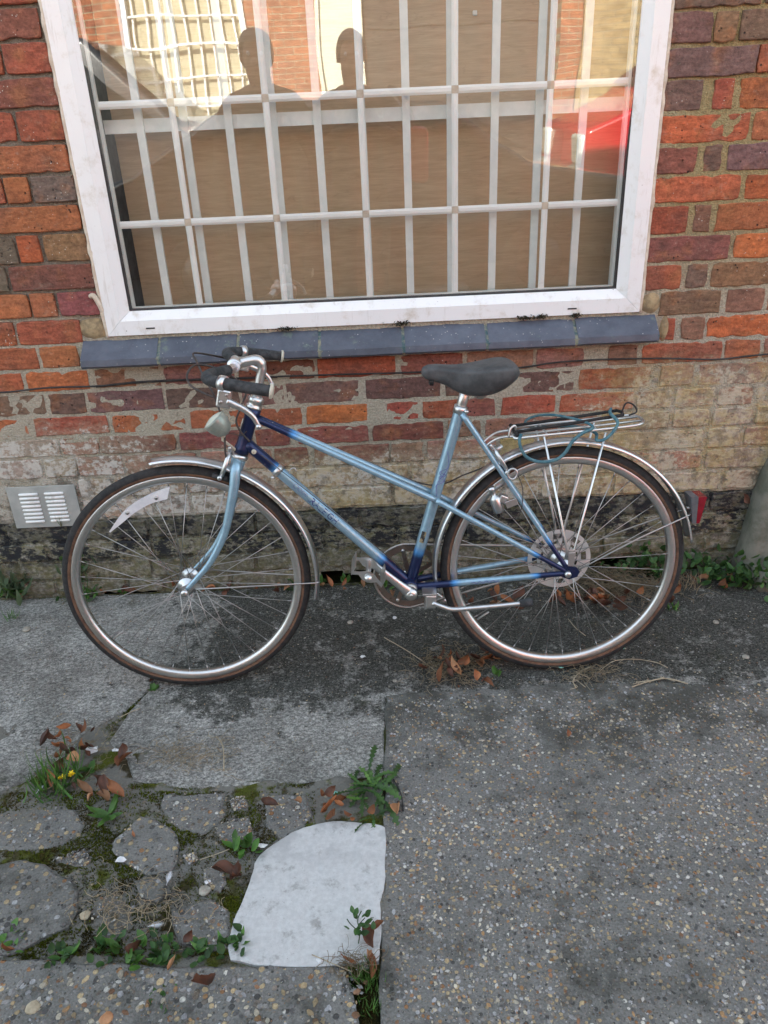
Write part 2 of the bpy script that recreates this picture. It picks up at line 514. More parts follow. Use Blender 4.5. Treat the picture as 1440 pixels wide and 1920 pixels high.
ZJ = [0.288, 0.362, 0.437, 0.51, 0.577, 0.645, 0.72, 0.79, 0.863, 0.939, 1.015, 1.091, 1.172, 1.246, 1.32, 1.396, 1.476, 1.55, 1.626, 1.7, 1.774]
COURSES = {
  0: [(-0.974, -0.754, 'w'), (-0.742, -0.632, 'w'), (-0.620, -0.397, 'w'), (-0.385, -0.220, 'y'), (-0.208, 0.025, 'y'), (0.037, 0.145, 'y'), (0.157, 0.385, 'y'), (0.397, 0.507, 'y'), (0.519, 0.741, 'y'), (0.753, 0.863, 'y'), (0.875, 1.098, 'w'), (1.111, 1.219, 'w')],
  1: [(-0.976, -0.869, 'w'), (-0.857, -0.638, 'f'), (-0.626, -0.518, 'f'), (-0.506, -0.286, 'f'), (-0.274, -0.034, 'y'), (-0.022, 0.083, 'y'), (0.095, 0.314, 'y'), (0.328, 0.434, 'y'), (0.448, 0.671, 'y'), (0.685, 0.795, 'y'), (0.807, 1.026, 'y'), (1.040, 1.258, 'w')],
  2: [(-1.312, -1.078, 'w'), (-1.069, -0.968, 'w'), (-0.963, -0.821, 'd'), (-0.814, -0.584, 'f'), (-0.570, -0.347, 'f'), (-0.337, -0.232, 'd'), (-0.213, 0.024, 'd'), (0.031, 0.136, 'f'), (0.146, 0.364, 'f'), (0.376, 0.483, 'y'), (0.496, 0.719, 'y'), (0.733, 1.021, 'y'), (1.034, 1.138, 'w'), (1.154, 1.261, 'd')],
  3: [(-1.242, -1.006, 'w'), (-1.001, -0.884, 'r'), (-0.879, -0.642, 'd'), (-0.628, -0.403, 'd'), (-0.393, -0.284, 'd'), (-0.261, -0.035, 'd'), (-0.024, 0.199, 'd'), (0.212, 0.317, 'f'), (0.329, 0.555, 'f'), (0.566, 0.677, 'y'), (0.690, 0.905, 'y'), (0.917, 1.031, 'y'), (1.043, 1.164, 'w'), (1.178, 1.398, 'y')],
  4: [(-1.306, -1.085, 'O'), (-1.066, -0.840, 'r'), (-0.826, -0.601, 'O'), (-0.586, -0.484, 'o'), (-0.467, -0.240, 'o'), (-0.225, -0.035, 'O'), (0.021, 0.122, 'r'), (0.132, 0.255, 'r'), (0.267, 0.359, 'd'), (0.377, 0.546, 'r'), (0.557, 0.787, 'r'), (0.797, 0.905, 'f'), (0.915, 1.037, 'f'), (1.046, 1.156, 'y'), (1.169, 1.384, 'y')],
  5: [(-1.253, -1.015, 'p'), (-1.005, -0.891, 'p'), (-0.886, -0.657, 'p'), (-0.647, -0.427, 'p'), (-0.417, -0.287, 'p'), (-0.281, -0.059, 'p'), (-0.040, 0.190, 'p'), (0.205, 0.416, 'p'), (0.426, 0.600, 'p'), (0.613, 0.831, 'r'), (0.861, 0.962, 'f'), (0.978, 1.190, 'y'), (1.206, 1.320, 'y')],
  6: [(-1.312, -1.067, 'O'), (-1.057, -0.868, 'O'), (-0.850, -0.654, 'f'), (-0.644, -0.429, 'f'), (-0.420, -0.188, 'd'), (-0.180, 0.056, 'r'), (0.070, 0.258, 'd'), (0.268, 0.470, 'f'), (0.480, 0.624, 'f'), (0.695, 0.785, 'f'), (0.796, 1.038, 'o'), (1.045, 1.154, 'o'), (1.162, 1.401, 'y')],
  7: [(-1.252, -1.005, 'o'), (-0.997, -0.883, 'o'), (0.844, 0.886, 'r'), (0.904, 0.975, 'b'), (0.981, 1.227, 'O')],
  8: [(-1.175, -1.054, 'o'), (-1.046, -0.860, 'r'), (0.832, 1.011, 'b'), (1.028, 1.139, 'b'), (1.150, 1.384, 'o')],
  9: [(-1.239, -0.993, 'o'), (-0.987, -0.917, 'o'), (-0.908, -0.793, 'd'), (0.777, 0.886, 'r'), (0.901, 0.960, 'p'), (0.972, 1.216, 'b')],
  10: [(-1.163, -1.038, 'g'), (-1.029, -0.791, 'd'), (0.775, 1.014, 'd'), (1.026, 1.141, 'O')],
  11: [(-1.245, -0.993, 'g'), (-0.986, -0.925, 'O'), (-0.913, -0.791, 'b'), (0.778, 0.885, 'r'), (0.899, 0.948, 'b'), (0.964, 1.206, 'o')],
  12: [(-1.046, -0.796, 'o'), (-1.170, -1.056, 'r'), (0.778, 1.020, 'O'), (1.032, 1.146, 'O')],
  13: [(-1.098, -0.988, 'o'), (-0.982, -0.917, 'o'), (-0.910, -0.793, 'g'), (0.777, 0.888, 'd'), (0.908, 0.957, 'p'), (0.972, 1.211, 'p')],
  14: [(-1.041, -0.795, 'o'), (0.777, 1.018, 'O'), (1.028, 1.139, 'o')],
  15: [(-1.138, -0.919, 'r'), (-0.910, -0.792, 'r'), (0.775, 0.881, 'p'), (0.910, 0.963, 'r'), (0.981, 1.207, 'O')],
  16: [(-1.032, -0.791, 'd'), (0.774, 1.013, 'p'), (1.017, 1.122, 'o')],
  17: [(-1.132, -0.914, 'r'), (-0.907, -0.790, 'r'), (0.780, 0.887, 'p'), (0.893, 0.951, 'b'), (0.958, 1.188, 'p')],
  18: [(-1.023, -0.799, 'd'), (0.772, 1.002, 'p'), (1.009, 1.093, 'p')],
  19: [(-1.060, -0.789, 'r'), (0.768, 1.026, 'p')],
}

# ------------------------------------------------------------------ the brick building
COLS = {'r': (.32, .086, .050), 'd': (.22, .080, .064), 'o': (.37, .122, .058), 'O': (.42, .122, .052), 'p': (.172, .100, .082), 'b': (.24, .13, .078),
        'g': (.17, .125, .098), 'f': (.29, .155, .11), 'y': (.33, .235, .115), 'w': (.36, .27, .22)}
house = empty('brick_building')
tag(house, 'weathered red brick building with white barred window and black painted foot', 'building')

WX0, WX1, WZ0, WZ1 = -.781, .773, .883, 2.06          # window opening


def wall_mesh():
    xs = sorted(set([-4.5, -3.5, -2.6, 2.6, 3.5, 4.5, WX0 + .012, WX1 - .012] + [round(-1.8 + .015 * i, 4) for i in range(241)]))
    zs = sorted(set([-.1, 2.4, 3.2, 3.9, 4.6, WZ0 + .012, WZ1 - .012] + [round(-.04 + .0125 * i, 4) for i in range(176)]))
    m = MB()
    idx = {}
    for i, x in enumerate(xs):
        for j, z in enumerate(zs):
            idx[i, j] = len(m.v)
            y = .0015 + .004 * mnoise.noise((x * 9, 3.1, z * 14)) + .003 * mnoise.noise((x * 40, 1, z * 40))
            if x < -.78 and z > .9: y += .007
            if x > .76 and z > 1.45: y += .006
            if z < .56: y += .0035
            if abs(x) > 2 or z > 2.3: y = .004
            m.v.append((x, max(y, -.001), z)); m.a.append(0.0)
    for i in range(len(xs) - 1):
        for j in range(len(zs) - 1):
            cx, cz = (xs[i] + xs[i + 1]) / 2, (zs[j] + zs[j + 1]) / 2
            if WX0 + .012 < cx < WX1 - .012 and WZ0 + .012 < cz < WZ1 - .012: continue
            if -.23 < cx < -.05 and .0 < cz < .045 + .02 * mnoise.noise((cx * 20, 0, 0)): continue
            if .60 < cx < .83 and .015 < cz < .05: continue
            if -.98 < cx < -.80 and .0 < cz < .02: continue
            m.f.append([idx[i, j], idx[i + 1, j], idx[i + 1, j + 1], idx[i, j + 1]])
            m.m.append(0); m.sm.append(True)
    return m


wall = wall_mesh().build('wall', MT['mortar'], house)


def brick_geo(m, x0, x1, z0, z1, seed, front=None, rag=.0022):
    """a worn brick: ragged rounded outline, softened arris"""
    r = random.Random(seed)
    wd, ht = x1 - x0, z1 - z0
    nx, nz = max(3, int(wd / .02)), max(2, int(ht / .02))
    pts = []
    for i in range(nx): pts.append((x0 + wd * i / nx, z0))
    for i in range(nz): pts.append((x1, z0 + ht * i / nz))
    for i in range(nx): pts.append((x1 - wd * i / nx, z1))
    for i in range(nz): pts.append((x0, z1 - ht * i / nz))
    cx, cz = (x0 + x1) / 2, (z0 + z1) / 2
    out = []
    for k, (x, z) in enumerate(pts):
        corner = (abs(x - x0) < 1e-6 or abs(x - x1) < 1e-6) and (abs(z - z0) < 1e-6 or abs(z - z1) < 1e-6)
        j = rag * (mnoise.noise((x * 55, seed * 1.7, z * 55)) * 1.8 + r.uniform(-.5, .5))
        dx = (1 if x > cx else -1) if abs(x - x0) < 1e-6 or abs(x - x1) < 1e-6 else 0
        dz = (1 if z > cz else -1) if abs(z - z0) < 1e-6 or abs(z - z1) < 1e-6 else 0
        if corner: j -= r.uniform(.0005, .003)
        elif r.random() < .07: j -= r.uniform(.002, .005)
        out.append((x + dx * j, z + dz * j))
    fy = front if front is not None else r.uniform(-.0035, .0)
    tilt = r.uniform(-.006, .006)
    n = len(out)
    vs = [(x, .035, z) for x, z in out] + [(x, fy + .0022 + (x - cx) * tilt, z) for x, z in out]
    ins = []
    for x, z in out:
        k = .0024
        ins.append((x + (k if x < cx else -k), fy + (x - cx) * tilt + r.uniform(-.0006, .0006), z + (k if z < cz else -k)))
    vs += ins
    fs = [(i, (i + 1) % n, n + (i + 1) % n, n + i) for i in range(n)]
    fs += [(n + i, n + (i + 1) % n, 2 * n + (i + 1) % n, 2 * n + i) for i in range(n)]
    fs.append(tuple(range(2 * n, 3 * n)))
    m.add(vs, fs, smooth=False)


seed = 0
for k, row in COURSES.items():
    z0, z1 = ZJ[k], ZJ[k + 1]
    for (x0, x1, c) in row:
        seed += 1
        r = random.Random(seed)
        low = k <= 6
        g = .0050 if low else .0044
        m = MB()
        lift = r.uniform(-.0015, .0015)
        brick_geo(m, x0, x1, z0 + g + lift, z1 - g + lift, seed, front=r.uniform(-.002, .0015) if low else None, rag=.0020 if (low or x0 > .7) else .0010)
        b = m.build('brick', MT['brick'], wall)
        v = r.uniform(.82, 1.16)
        if c in 'yw' and x0 > .3 and r.random() < .45: c = r.choice('fdrf')
        cc = COLS[c]
        b.color = (cc[0] * v, cc[1] * v * r.uniform(.9, 1.12), cc[2] * v * r.uniform(.9, 1.12), 1)
# black painted courses at the foot of the wall
PZ = [.002, .062, .136, .210, .286]
for k in range(4):
    x = -1.36 + (.115 if k % 2 else 0)
    i = 0
    while x < 1.40:
        seed += 1
        r = random.Random(seed)
        L = .105 if (i % 3 == 2) else .222
        x1 = x + L + r.uniform(-.006, .006)
        skip = (k == 0 and (-.27 < (x + x1) / 2 < -.02 or .55 < (x + x1) / 2 < .86)) or (k >= 3 and x1 < -.98 and False)
        if not skip:
            m = MB()
            brick_geo(m, x, x1, PZ[k] + .006, PZ[k + 1] - .006, seed, front=r.uniform(-.004, .004), rag=.004)
            b = m.build('brick', MT['brick'], wall)
            b.color = (*COLS[r.choice('dpg')], 1)
        x = x1 + .012
        i += 1
# the rest of the wall, outside the picture, as ready-made sheets of bricks
stuff = {c: MB() for c in 'rdop'}
def stuff_row(xa, xb, z0, z1, k):
    global seed
    x = xa
    i = k
    while x < xb - .03:
        L = .222 if (i % 3) else .105
        x1 = min(x + L, xb)
        seed += 1
        brick_geo(stuff['rdop'[(seed * 7 + i) % 4]], x, x1, z0 + .005, z1 - .005, seed)
        x = x1 + .011
        i += 1
for k in range(0, 27):
    z0 = ZJ[k] if k < len(ZJ) else 1.774 + (k - 20) * .075
    z1 = ZJ[k + 1] if k + 1 < len(ZJ) else z0 + .075
    if z1 > 4.5: break
    if k in COURSES:
        xa = min(a for a, b, c in COURSES[k]) - .011
        xb = max(b for a, b, c in COURSES[k]) + .011
        if k <= 1: xa = -1.30
        stuff_row(-2.1, xa, z0, z1, k)
        stuff_row(xb, 2.1, z0, z1, k)
    elif z0 < WZ1:
        stuff_row(-2.1, WX0 - .005, z0, z1, k); stuff_row(WX1 + .005, 2.1, z0, z1, k)
    else:
        stuff_row(-2.1, 2.1, z0, z1, k)
for c, m in stuff.items():
    b = m.build('bricks', MT['brick'], wall)
    b.color = (*COLS[c], 1)
    tag(b, kind='stuff')

# shell of the building behind the wall (keeps the sun off the street side)
m = MB()
m.box((0, 3.2, 4.71), (9.4, 6.9, .18))
m.build('roof', MT['blackgap'], house)
for sx in (-1, 1):
    m = MB(); m.box((sx * 4.5, 3.1, 2.26), (.2, 6.2, 4.7)); m.build('side_wall', MT['mortar'], house)
m = MB(); m.box((0, 6.3, 2.26), (9.2, .2, 4.7)); m.build('rear_wall', MT['mortar'], house)

# sandy mortar patches beside the sill ends
for (x0, x1, z0, z1) in ((-.868, -.775, .874, .93), (.775, .838, .872, .935), (.838, .87, .79, .868)):
    m = MB()
    pts = []
    for i in range(14):
        a = 2 * pi * i / 14
        pts.append(((x0 + x1) / 2 + (x1 - x0) / 2 * cos(a) * (1.1 + .25 * mnoise.noise((i * 1.3, x0 * 9, 0))), (z0 + z1) / 2 + (z1 - z0) / 2 * sin(a) * (1.15 + .2 * mnoise.noise((i * 1.7, 4, x0 * 9)))))
    c = ((x0 + x1) / 2, -.006, (z0 + z1) / 2)
    vs = [(x, .006, z) for x, z in pts] + [(c[0] + (x - c[0]) * .6, -.004, c[2] + (z - c[2]) * .6) for x, z in pts] + [c]
    fs = [(i, (i + 1) % 14, 14 + (i + 1) % 14, 14 + i) for i in range(14)] + [(14 + i, 14 + (i + 1) % 14, 28) for i in range(14)]
    m.add(vs, fs)
    m.build('mortar_patch', MT['sand'], wall)

# ---- window
FY = -.008
def ring(m, o, i, y0, y1, gap=.0004, back=.05):
    """four mitred members; o and i = (x0,x1,z0,z1)"""
    O = [(o[0], o[2]), (o[1], o[2]), (o[1], o[3]), (o[0], o[3])]
    I = [(i[0], i[2]), (i[1], i[2]), (i[1], i[3]), (i[0], i[3])]
    out = []
    for k in range(4):
        a, b, c, d = O[k], O[(k + 1) % 4], I[(k + 1) % 4], I[k]
        ux, uz = (b[0] - a[0]), (b[1] - a[1])
        L = sqrt(ux * ux + uz * uz); ux /= L; uz /= L
        a = (a[0] + ux * gap, a[1] + uz * gap); b = (b[0] - ux * gap, b[1] - uz * gap)
        c = (c[0] - ux * gap, c[1] - uz * gap); d = (d[0] + ux * gap, d[1] + uz * gap)
        mm = m if m else MB()
        vs = [(a[0], y0, a[1]), (b[0], y0, b[1]), (c[0], y1, c[1]), (d[0], y1, d[1]),
              (a[0], back, a[1]), (b[0], back, b[1]), (c[0], back, c[1]), (d[0], back, d[1])]
        fs = [(0, 1, 2, 3), (4, 7, 6, 5), (0, 4, 5, 1), (3, 2, 6, 7), (0, 3, 7, 4), (1, 5, 6, 2)]
        mm.add(vs, fs, smooth=False)
        out.append(mm)
    return out


o0 = (WX0, WX1, WZ0, WZ1)
i0 = (WX0 + .041, WX1 - .041, WZ0 + .041, WZ1 - .041)
i1 = (i0[0] + .026, i0[1] - .026, i0[2] + .024, i0[3] - .024)
i2 = (i1[0] + .005, i1[1] - .005, i1[2] + .005, i1[3] - .005)
m = MB()
ring(m, (i1[0] - .001, i1[1] + .001, i1[2] - .001, i1[3] + .001), i2, .015, .017)
win = m.build('window', MT['gasket'], house)
for mm in ring(None, o0, i0, FY, FY): mm.build('frame_rail', MT['upvc'], win)
for mm in ring(None, i0, i1, FY + .0015, .014): mm.build('bead', MT['upvc'], win)
# pane, leaning a trifle outward at the top
m = MB()
gy = lambda z: .012 + (1.6 - z) * .021
m.add([(i2[0] - .004, gy(i2[2]), i2[2] - .004), (i2[1] + .004, gy(i2[2]), i2[2] - .004), (i2[1] + .004, gy(i2[3]), i2[3] + .004), (i2[0] - .004, gy(i2[3]), i2[3] + .004)], [(0, 1, 2, 3)], smooth=False)
m.build('pane', MT['glass'], win)
m = MB()
ring(m, i2, (i2[0] + .008, i2[1] - .008, i2[2] + .003, i2[3] - .008), .030, .030, back=.042)
m.build('spacer', MT['grille'], win)
GX = (-.511, -.262, -.012, .238, .490)
GZ = (1.181, 1.477, 1.773)
def bar_profile(m, a, b, wd, y0, axis):
    pr = [(-wd / 2, 0.006), (-wd / 2, .002), (-wd * .2, -.0012), (wd * .2, -.0012), (wd / 2, .002), (wd / 2, .006)]
    vs = []
    for e in (a, b):
        for q, y in pr:
            vs.append((e[0] + (q if axis == 'z' else 0), y0 + y, e[1] + (q if axis == 'x' else 0)))
    n = len(pr)
    m.add(vs, [(i, (i + 1) % n, n + (i + 1) % n, n + i) for i in range(n)] + [tuple(range(n))[::-1], tuple(range(n, 2 * n))], smooth=False)
zc = [i2[2]] + list(GZ) + [i2[3]]
xc = [i2[0]] + list(GX) + [i2[1]]
for x in GX:
    for a, b in zip(zc[:-1], zc[1:]):
        m = MB(); bar_profile(m, (x, a + (.0095 if a != zc[0] else 0)), (x, b - (.0095 if b != zc[-1] else 0)), .017, .032, 'z')
        m.build('glazing_bar', MT['bar'], win)
for z in GZ:
    for a, b in zip(xc[:-1], xc[1:]):
        m = MB(); bar_profile(m, (a + (.0095 if a != xc[0] else 0), z), (b - (.0095 if b != xc[-1] else 0), z), .019, .032, 'x')
        m.build('glazing_bar', MT['bar'], win)
    for x in GX:
        m = MB(); m.box((x, .0345, z), (.0185, .006, .0185), bev=.0015)
        for sx in (-1, 1): m.box((x + sx * .003, .031, z + .002 * sx), (.003, .002, .003))
        m.build('bar_joint', MT['sealant'], win)
# drain slots and smears
for x in (-.655, .575):
    m = MB(); m.box((x, FY - .0005, .901), (.026, .002, .004)); m.build('drain_slot', MT['gasket'], win)
# sealant beads down both sides
for sx, x in ((-1, WX0), (1, WX1)):
    m = MB()
    p, rr = [], []
    for i in range(90):
        z = WZ0 - .004 + i * .0132
        p.append((x + sx * (.004 + .0035 * mnoise.noise((z * 25, sx * 3, 1))), -.001 + .002 * mnoise.noise((z * 18, 0, sx)), z))
        rr.append(.007 + .004 * mnoise.noise((z * 30, 5, sx * 2)))
    m.tube(p, rr, 8)
    m.build('sealant', MT['sealant'], win)
m = MB(); m.tube(curve([(WX0 - .03, -.004, .998), (WX0 - .018, -.010, 1.0), (WX0 - .008, -.008, .975), (WX0 - .004, -.004, .955)]), .007, 8); m.build('sealant', MT['sealant'], win)

# reveal and boarded inside
m = MB()
for (c, d) in (((WX0 + .035, .11, 1.47), (.07, .13, 1.24)), ((WX1 - .02, .11, 1.47), (.04, .13, 1.24)), ((0, .11, WZ0 + .02), (1.6, .13, .04)), ((0, .11, WZ1 - .02), (1.6, .13, .04))):
    m.box(c, d)
m.build('reveal', MT['blackgap'], house)
m = MB(); m.box((-.008, .172, 1.47), (1.60, .012, 1.26))
bd = m.build('board', MT['ply'], house)
tag(bd, label='brown plywood board closing the window from inside')
m = MB(); m.box((.305, .163, 1.66), (.012, .006, .012), bev=.002); m.build('screw', MT['grille'], bd)
gr = MB()
for z in (1.427, 2.0): gr.box((-.004, .085, z), (1.50, .008, .034))
gril = gr.build('security_grille', MT['grille'], house)
for i in range(12):
    x = -.612 + .1203 * i
    m = MB(); m.box((x, .076, 1.47), (.021, .010, 1.17))
    m.build('bar', MT['grille'], gril)

# ---- sill of blue bricks
sx_ = [W(px, 668, -.035).x for px in (150, 299, 448, 601, 757, 912, 1076, 1230)]
m = MB(); m.prism([(.012, .874), (-.056, .8235), (-.056, .806), (.012, .80)], sx_[0] + .004, sx_[-1] - .004, 'x')
sill = m.build('window_sill', MT['teal'], house)
for i in range(7):
    r = random.Random(i + 40)
    a, b = sx_[i] + .0045, sx_[i + 1] - .0045
    dz = r.uniform(-.0015, .0015)
    m = MB()
    bm = bmesh.new()
    prof = [(.012, .878 + dz), (-.058, .826 + dz), (-.060, .808 + dz), (-.052, .801 + dz), (.012, .801 + dz)]
    n = 13
    vs = []
    for k in range(n):
        x = a + (b - a) * k / (n - 1)
        for q, (y, z) in enumerate(prof):
            e = .0012 * mnoise.noise((x * 40, q * 3.1, i * 5.0))
            if k in (0, n - 1) and q in (1, 2): y += .003
            vs.append((x, y + e, z + e))
    fs = []
    for k in range(n - 1):
        for q in range(5):
            fs.append((k * 5 + q, k * 5 + (q + 1) % 5, (k + 1) * 5 + (q + 1) % 5, (k + 1) * 5 + q))
    fs += [tuple(range(5)), tuple((n - 1) * 5 + q for q in range(5))]
    m.add(vs, fs, smooth=False)
    m.build('brick', MT['blue'], sill)
# dry moss cushions on the sill
for px, py, w_, seed_ in ((532, 616, .05, 1), (752, 605, .04, 2), (985, 594, .03, 3), (1015, 592, .025, 4), (1080, 590, .02, 5)):
    c = W(px, py, -.012)
    m = MB()
    r = random.Random(seed_)
    for i in range(70):
        q = Vector((c.x + r.gauss(0, w_ * .36), -.010 + r.gauss(0, .004), .881 + r.uniform(-.004, .006)))
        s_ = r.uniform(.0015, .0035)
        m.add([q + Vector((r.uniform(-s_, s_), r.uniform(-s_, s_), r.uniform(-s_, s_))) * 1.6 for _ in range(4)], [(0, 1, 2), (0, 2, 3), (0, 3, 1), (1, 3, 2)], smooth=False)
    o = m.build('moss_cushion', MT['moss_dark'])
    o.location.y = 0
    tag(o, 'small dry dark moss cushion on the window sill top', 'moss', 'moss cushions along the sill')

# ---- air vent plate
vx0, vx1, vz0, vz1 = -1.205, -.985, .272, .418
m = MB()
m.box(((vx0 + vx1) / 2, -.006, (vz0 + vz1) / 2), (vx1 - vx0, .004, vz1 - vz0), bev=.0012)
vent = m.build('air_vent', MT['zinc'], house)
tag(vent, label='grey metal vent plate with two columns of white louvres')
for cx in (vx0 + .068, vx0 + .150):
    for k in range(8):
        z = vz1 - .026 - k * .0138
        m = MB()
        m.tube([(cx - .031, -.009, z), (cx - .028, -.0105, z), (cx + .028, -.0105, z), (cx + .031, -.009, z)], [.002, .0046, .0046, .002], 8)
        m.build('louvre', MT['vent_slot'], vent)

# ---- rendered stub at the right
m = MB()
prof = [(0, -.03, 1.185), (.12, -.03, 1.195), (.30, -.03, 1.215), (.46, -.03, 1.25), (.60, -.03, 1.30)]
vs = []
for z, zz, x in prof:
    for (dx, y) in ((0, .02), (0, -.07 + z * .05), (.02, -.10 + z * .06), (.5, -.10 + z * .06), (.5, .02)):
        e = .012 * mnoise.noise((z * 9, dx * 5 + y * 9, 2))
        vs.append((x + dx + e, y + e * .5, z - .02))
fs = []
for k in range(4):
    for q in range(5):
        fs.append((k * 5 + q, k * 5 + (q + 1) % 5, (k + 1) * 5 + (q + 1) % 5, (k + 1) * 5 + q))
fs.append((20, 21, 22, 23, 24))
m.add(vs, fs, smooth=True)
m.build('rendered_stub', MT['render'], house)

# ---- cable strung along the wall
pts = [(-60, 733), (0, 736), (90, 727), (180, 724), (260, 716), (345, 712), (420, 710), (520, 706), (640, 702), (780, 698), (965, 690), (1040, 680), (1130, 674), (1250, 672), (1340, 674), (1400, 668), (1440, 664), (1520, 660)]
m = MB()
m.tube(curve([W(x, y, -.010 - .002 * (i % 2)) for i, (x, y) in enumerate(pts)], 5), .0026, 7)
m.tube(curve([W(x, y + 2, -.009) for i, (x, y) in enumerate(pts[3:8])], 5), .0018, 6)
o = m.build('cable', MT['cable'])
tag(o, 'thin black cable strung across the brick wall below the sill', 'cable')

# ------------------------------------------------------------------ ground and street
def conc_old():
    t = NT('old_concrete')
    p = t.pos()
    n = t.noise(p, 5, 6, .65)
    s_ = t.noise(t.map(p, (1, 1.7, 1)), 30, 8, .78)
    f = t.noise(p, 210, 5, .7)
    c = t.mix(t.ramp(n, .35, .65), (.27, .264, .242), (.46, .45, .42))
    c = scaled(t, c, t.ramp(s_, .25, .75, .62, 1.3))
    blot = t.noise(t.map(p, loc=(3, 7, 0)), 13, 8, .72)
    x, y, z = t.sep(p)
    bias = t.math('MULTIPLY', t.math('MULTIPLY', t.ramp(x, -.80, -.45), t.ramp(y, -.78, -.50)), .135)
    m = t.ramp(t.math('ADD', t.math('ADD', t.math('MULTIPLY', blot, .5), t.math('ADD', t.math('MULTIPLY', n, .25), t.math('MULTIPLY', t.noise(t.map(p, loc=(6, 6, 6)), 48, 8, .8), .25))), bias), .54, .62)
    c = t.mix(t.math('MULTIPLY', m, .88), c, t.mix(t.ramp(f, .3, .7), (.014, .015, .011), (.085, .085, .072)))
    grit = t.noise(t.map(p, (1, 1.4, 1), (5, 5, 5)), 85, 7, .8)
    c = scaled(t, c, t.ramp(grit, .34, .66, .42, 1.45))
    g = t.ramp(t.noise(t.map(p, loc=(8, 1, 0)), 9, 5), .60, .74)
    c = t.mix(t.math('MULTIPLY', g, .45), c, (.045, .05, .02))
    c = scaled(t, c, t.ramp(f, .25, .75, .5, 1.5))
    v = t.vor(p, 120)
    sp = t.math('MULTIPLY', t.ramp(v.outputs['Distance'], .20, .13), t.ramp(t.sep(v.outputs['Color'])[0], .78, .82))
    c = t.mix(sp, c, t.mix(t.sep(v.outputs['Color'])[1], (.30, .24, .16), (.55, .54, .50)))
    h = t.math('ADD', t.math('MULTIPLY', s_, .6), t.math('ADD', t.math('MULTIPLY', grit, .6), t.math('MULTIPLY', blot, .5)))
    return t.pbsdf(c, .92, nrm=t.bump(h, 1.0, .014), Specular_IOR_Level=.25)


def conc_agg(name, sc, tan):
    t = NT(name)
    p = t.pos()
    n = t.noise(p, 4, 5, .6)
    f = t.noise(p, 240, 5, .7)
    v = t.vor(p, sc)
    v2 = t.vor(t.map(p, loc=(3, 1, 2)), sc * 2.1)
    base = t.mix(n, (.14, .137, .128), (.225, .22, .205))
    cr_ = t.n('ShaderNodeValToRGB')
    e = cr_.color_ramp
    e.interpolation = 'CONSTANT'
    pal = [(0, (.16, .155, .15)), (.22, (.075, .073, .07)), (.36, (.26, .25, .235)), (.52, (.17, .14, .11)), (.64, (.33, .26, .16)), (.74, (.42, .33, .20)), (.82, (.28, .15, .075)), (.88, (.38, .38, .38)), (.95, (.58, .56, .50))]
    e.elements[0].position = 0; e.elements[0].color = (*pal[0][1], 1)
    e.elements[1].position = pal[1][0]; e.elements[1].color = (*pal[1][1], 1)
    for q, c_ in pal[2:]:
        k = e.elements.new(q); k.color = (*c_, 1)
    t.set(cr_.inputs[0], t.sep(v.outputs['Color'])[0])
    cr2 = t.n('ShaderNodeMix', data_type='RGBA')
    mk = t.math('MULTIPLY', t.ramp(v.outputs['Distance'], .46, .34), t.ramp(t.sep(v.outputs['Color'])[1], .30, .36))
    c = t.mix(mk, base, cr_.outputs[0])
    mk2 = t.math('MULTIPLY', t.ramp(v2.outputs['Distance'], .40, .30), t.ramp(t.sep(v2.outputs['Color'])[1], .62, .66))
    c = t.mix(mk2, c, t.mix(t.sep(v2.outputs['Color'])[0], (.05, .05, .048), (.34, .31, .25)))
    c = scaled(t, c, t.ramp(f, .2, .8, .6, 1.35))
    yy_ = t.sep(p)[1]
    d = t.ramp(t.math('ADD', t.math('ADD', t.math('MULTIPLY', t.noise(t.map(p, loc=(2, 4, 0)), 11, 7, .7), .6), t.math('MULTIPLY', t.noise(t.map(p, loc=(2, 4, 7)), 2.6, 4), .4)), t.ramp(yy_, -.95, -.62, 0, .10)), .50, .66)
    c = t.mix(t.math('MULTIPLY', d, .75), c, (.045, .045, .036))
    h = t.math('ADD', t.math('MULTIPLY', t.math('MAXIMUM', mk, mk2), .6), t.math('MULTIPLY', f, .5))
    return t.pbsdf(c, .85, nrm=t.bump(h, .8, .005), Specular_IOR_Level=.3)


MT['conc_old'] = conc_old()
MT['conc_agg'] = conc_agg('aggregate_concrete', 105, .5)
MT['conc_agg2'] = conc_agg('coarse_aggregate_concrete', 70, .6)


def mat_soil():
    t = NT('mossy_soil')
    p = t.pos()
    n = t.noise(p, 8, 6, .65)
    f = t.noise(p, 160, 5, .7)
    c = t.mix(t.ramp(n, .42, .58), (.030, .026, .018), (.045, .052, .012))
    c = scaled(t, c, t.ramp(f, .2, .8, .5, 1.5))
    return t.pbsdf(c, 1.0, nrm=t.bump(f, .9, .008))


def mat_asphalt():
    t = NT('asphalt')
    p = t.pos()
    f = t.noise(p, 90, 5, .7)
    n = t.noise(p, 1.2, 4)
    c = t.mix(f, (.035, .035, .036), (.085, .084, .082))
    c = scaled(t, c, t.ramp(n, .3, .7, .85, 1.2))
    return t.pbsdf(c, .9, nrm=t.bump(f, .6, .006))


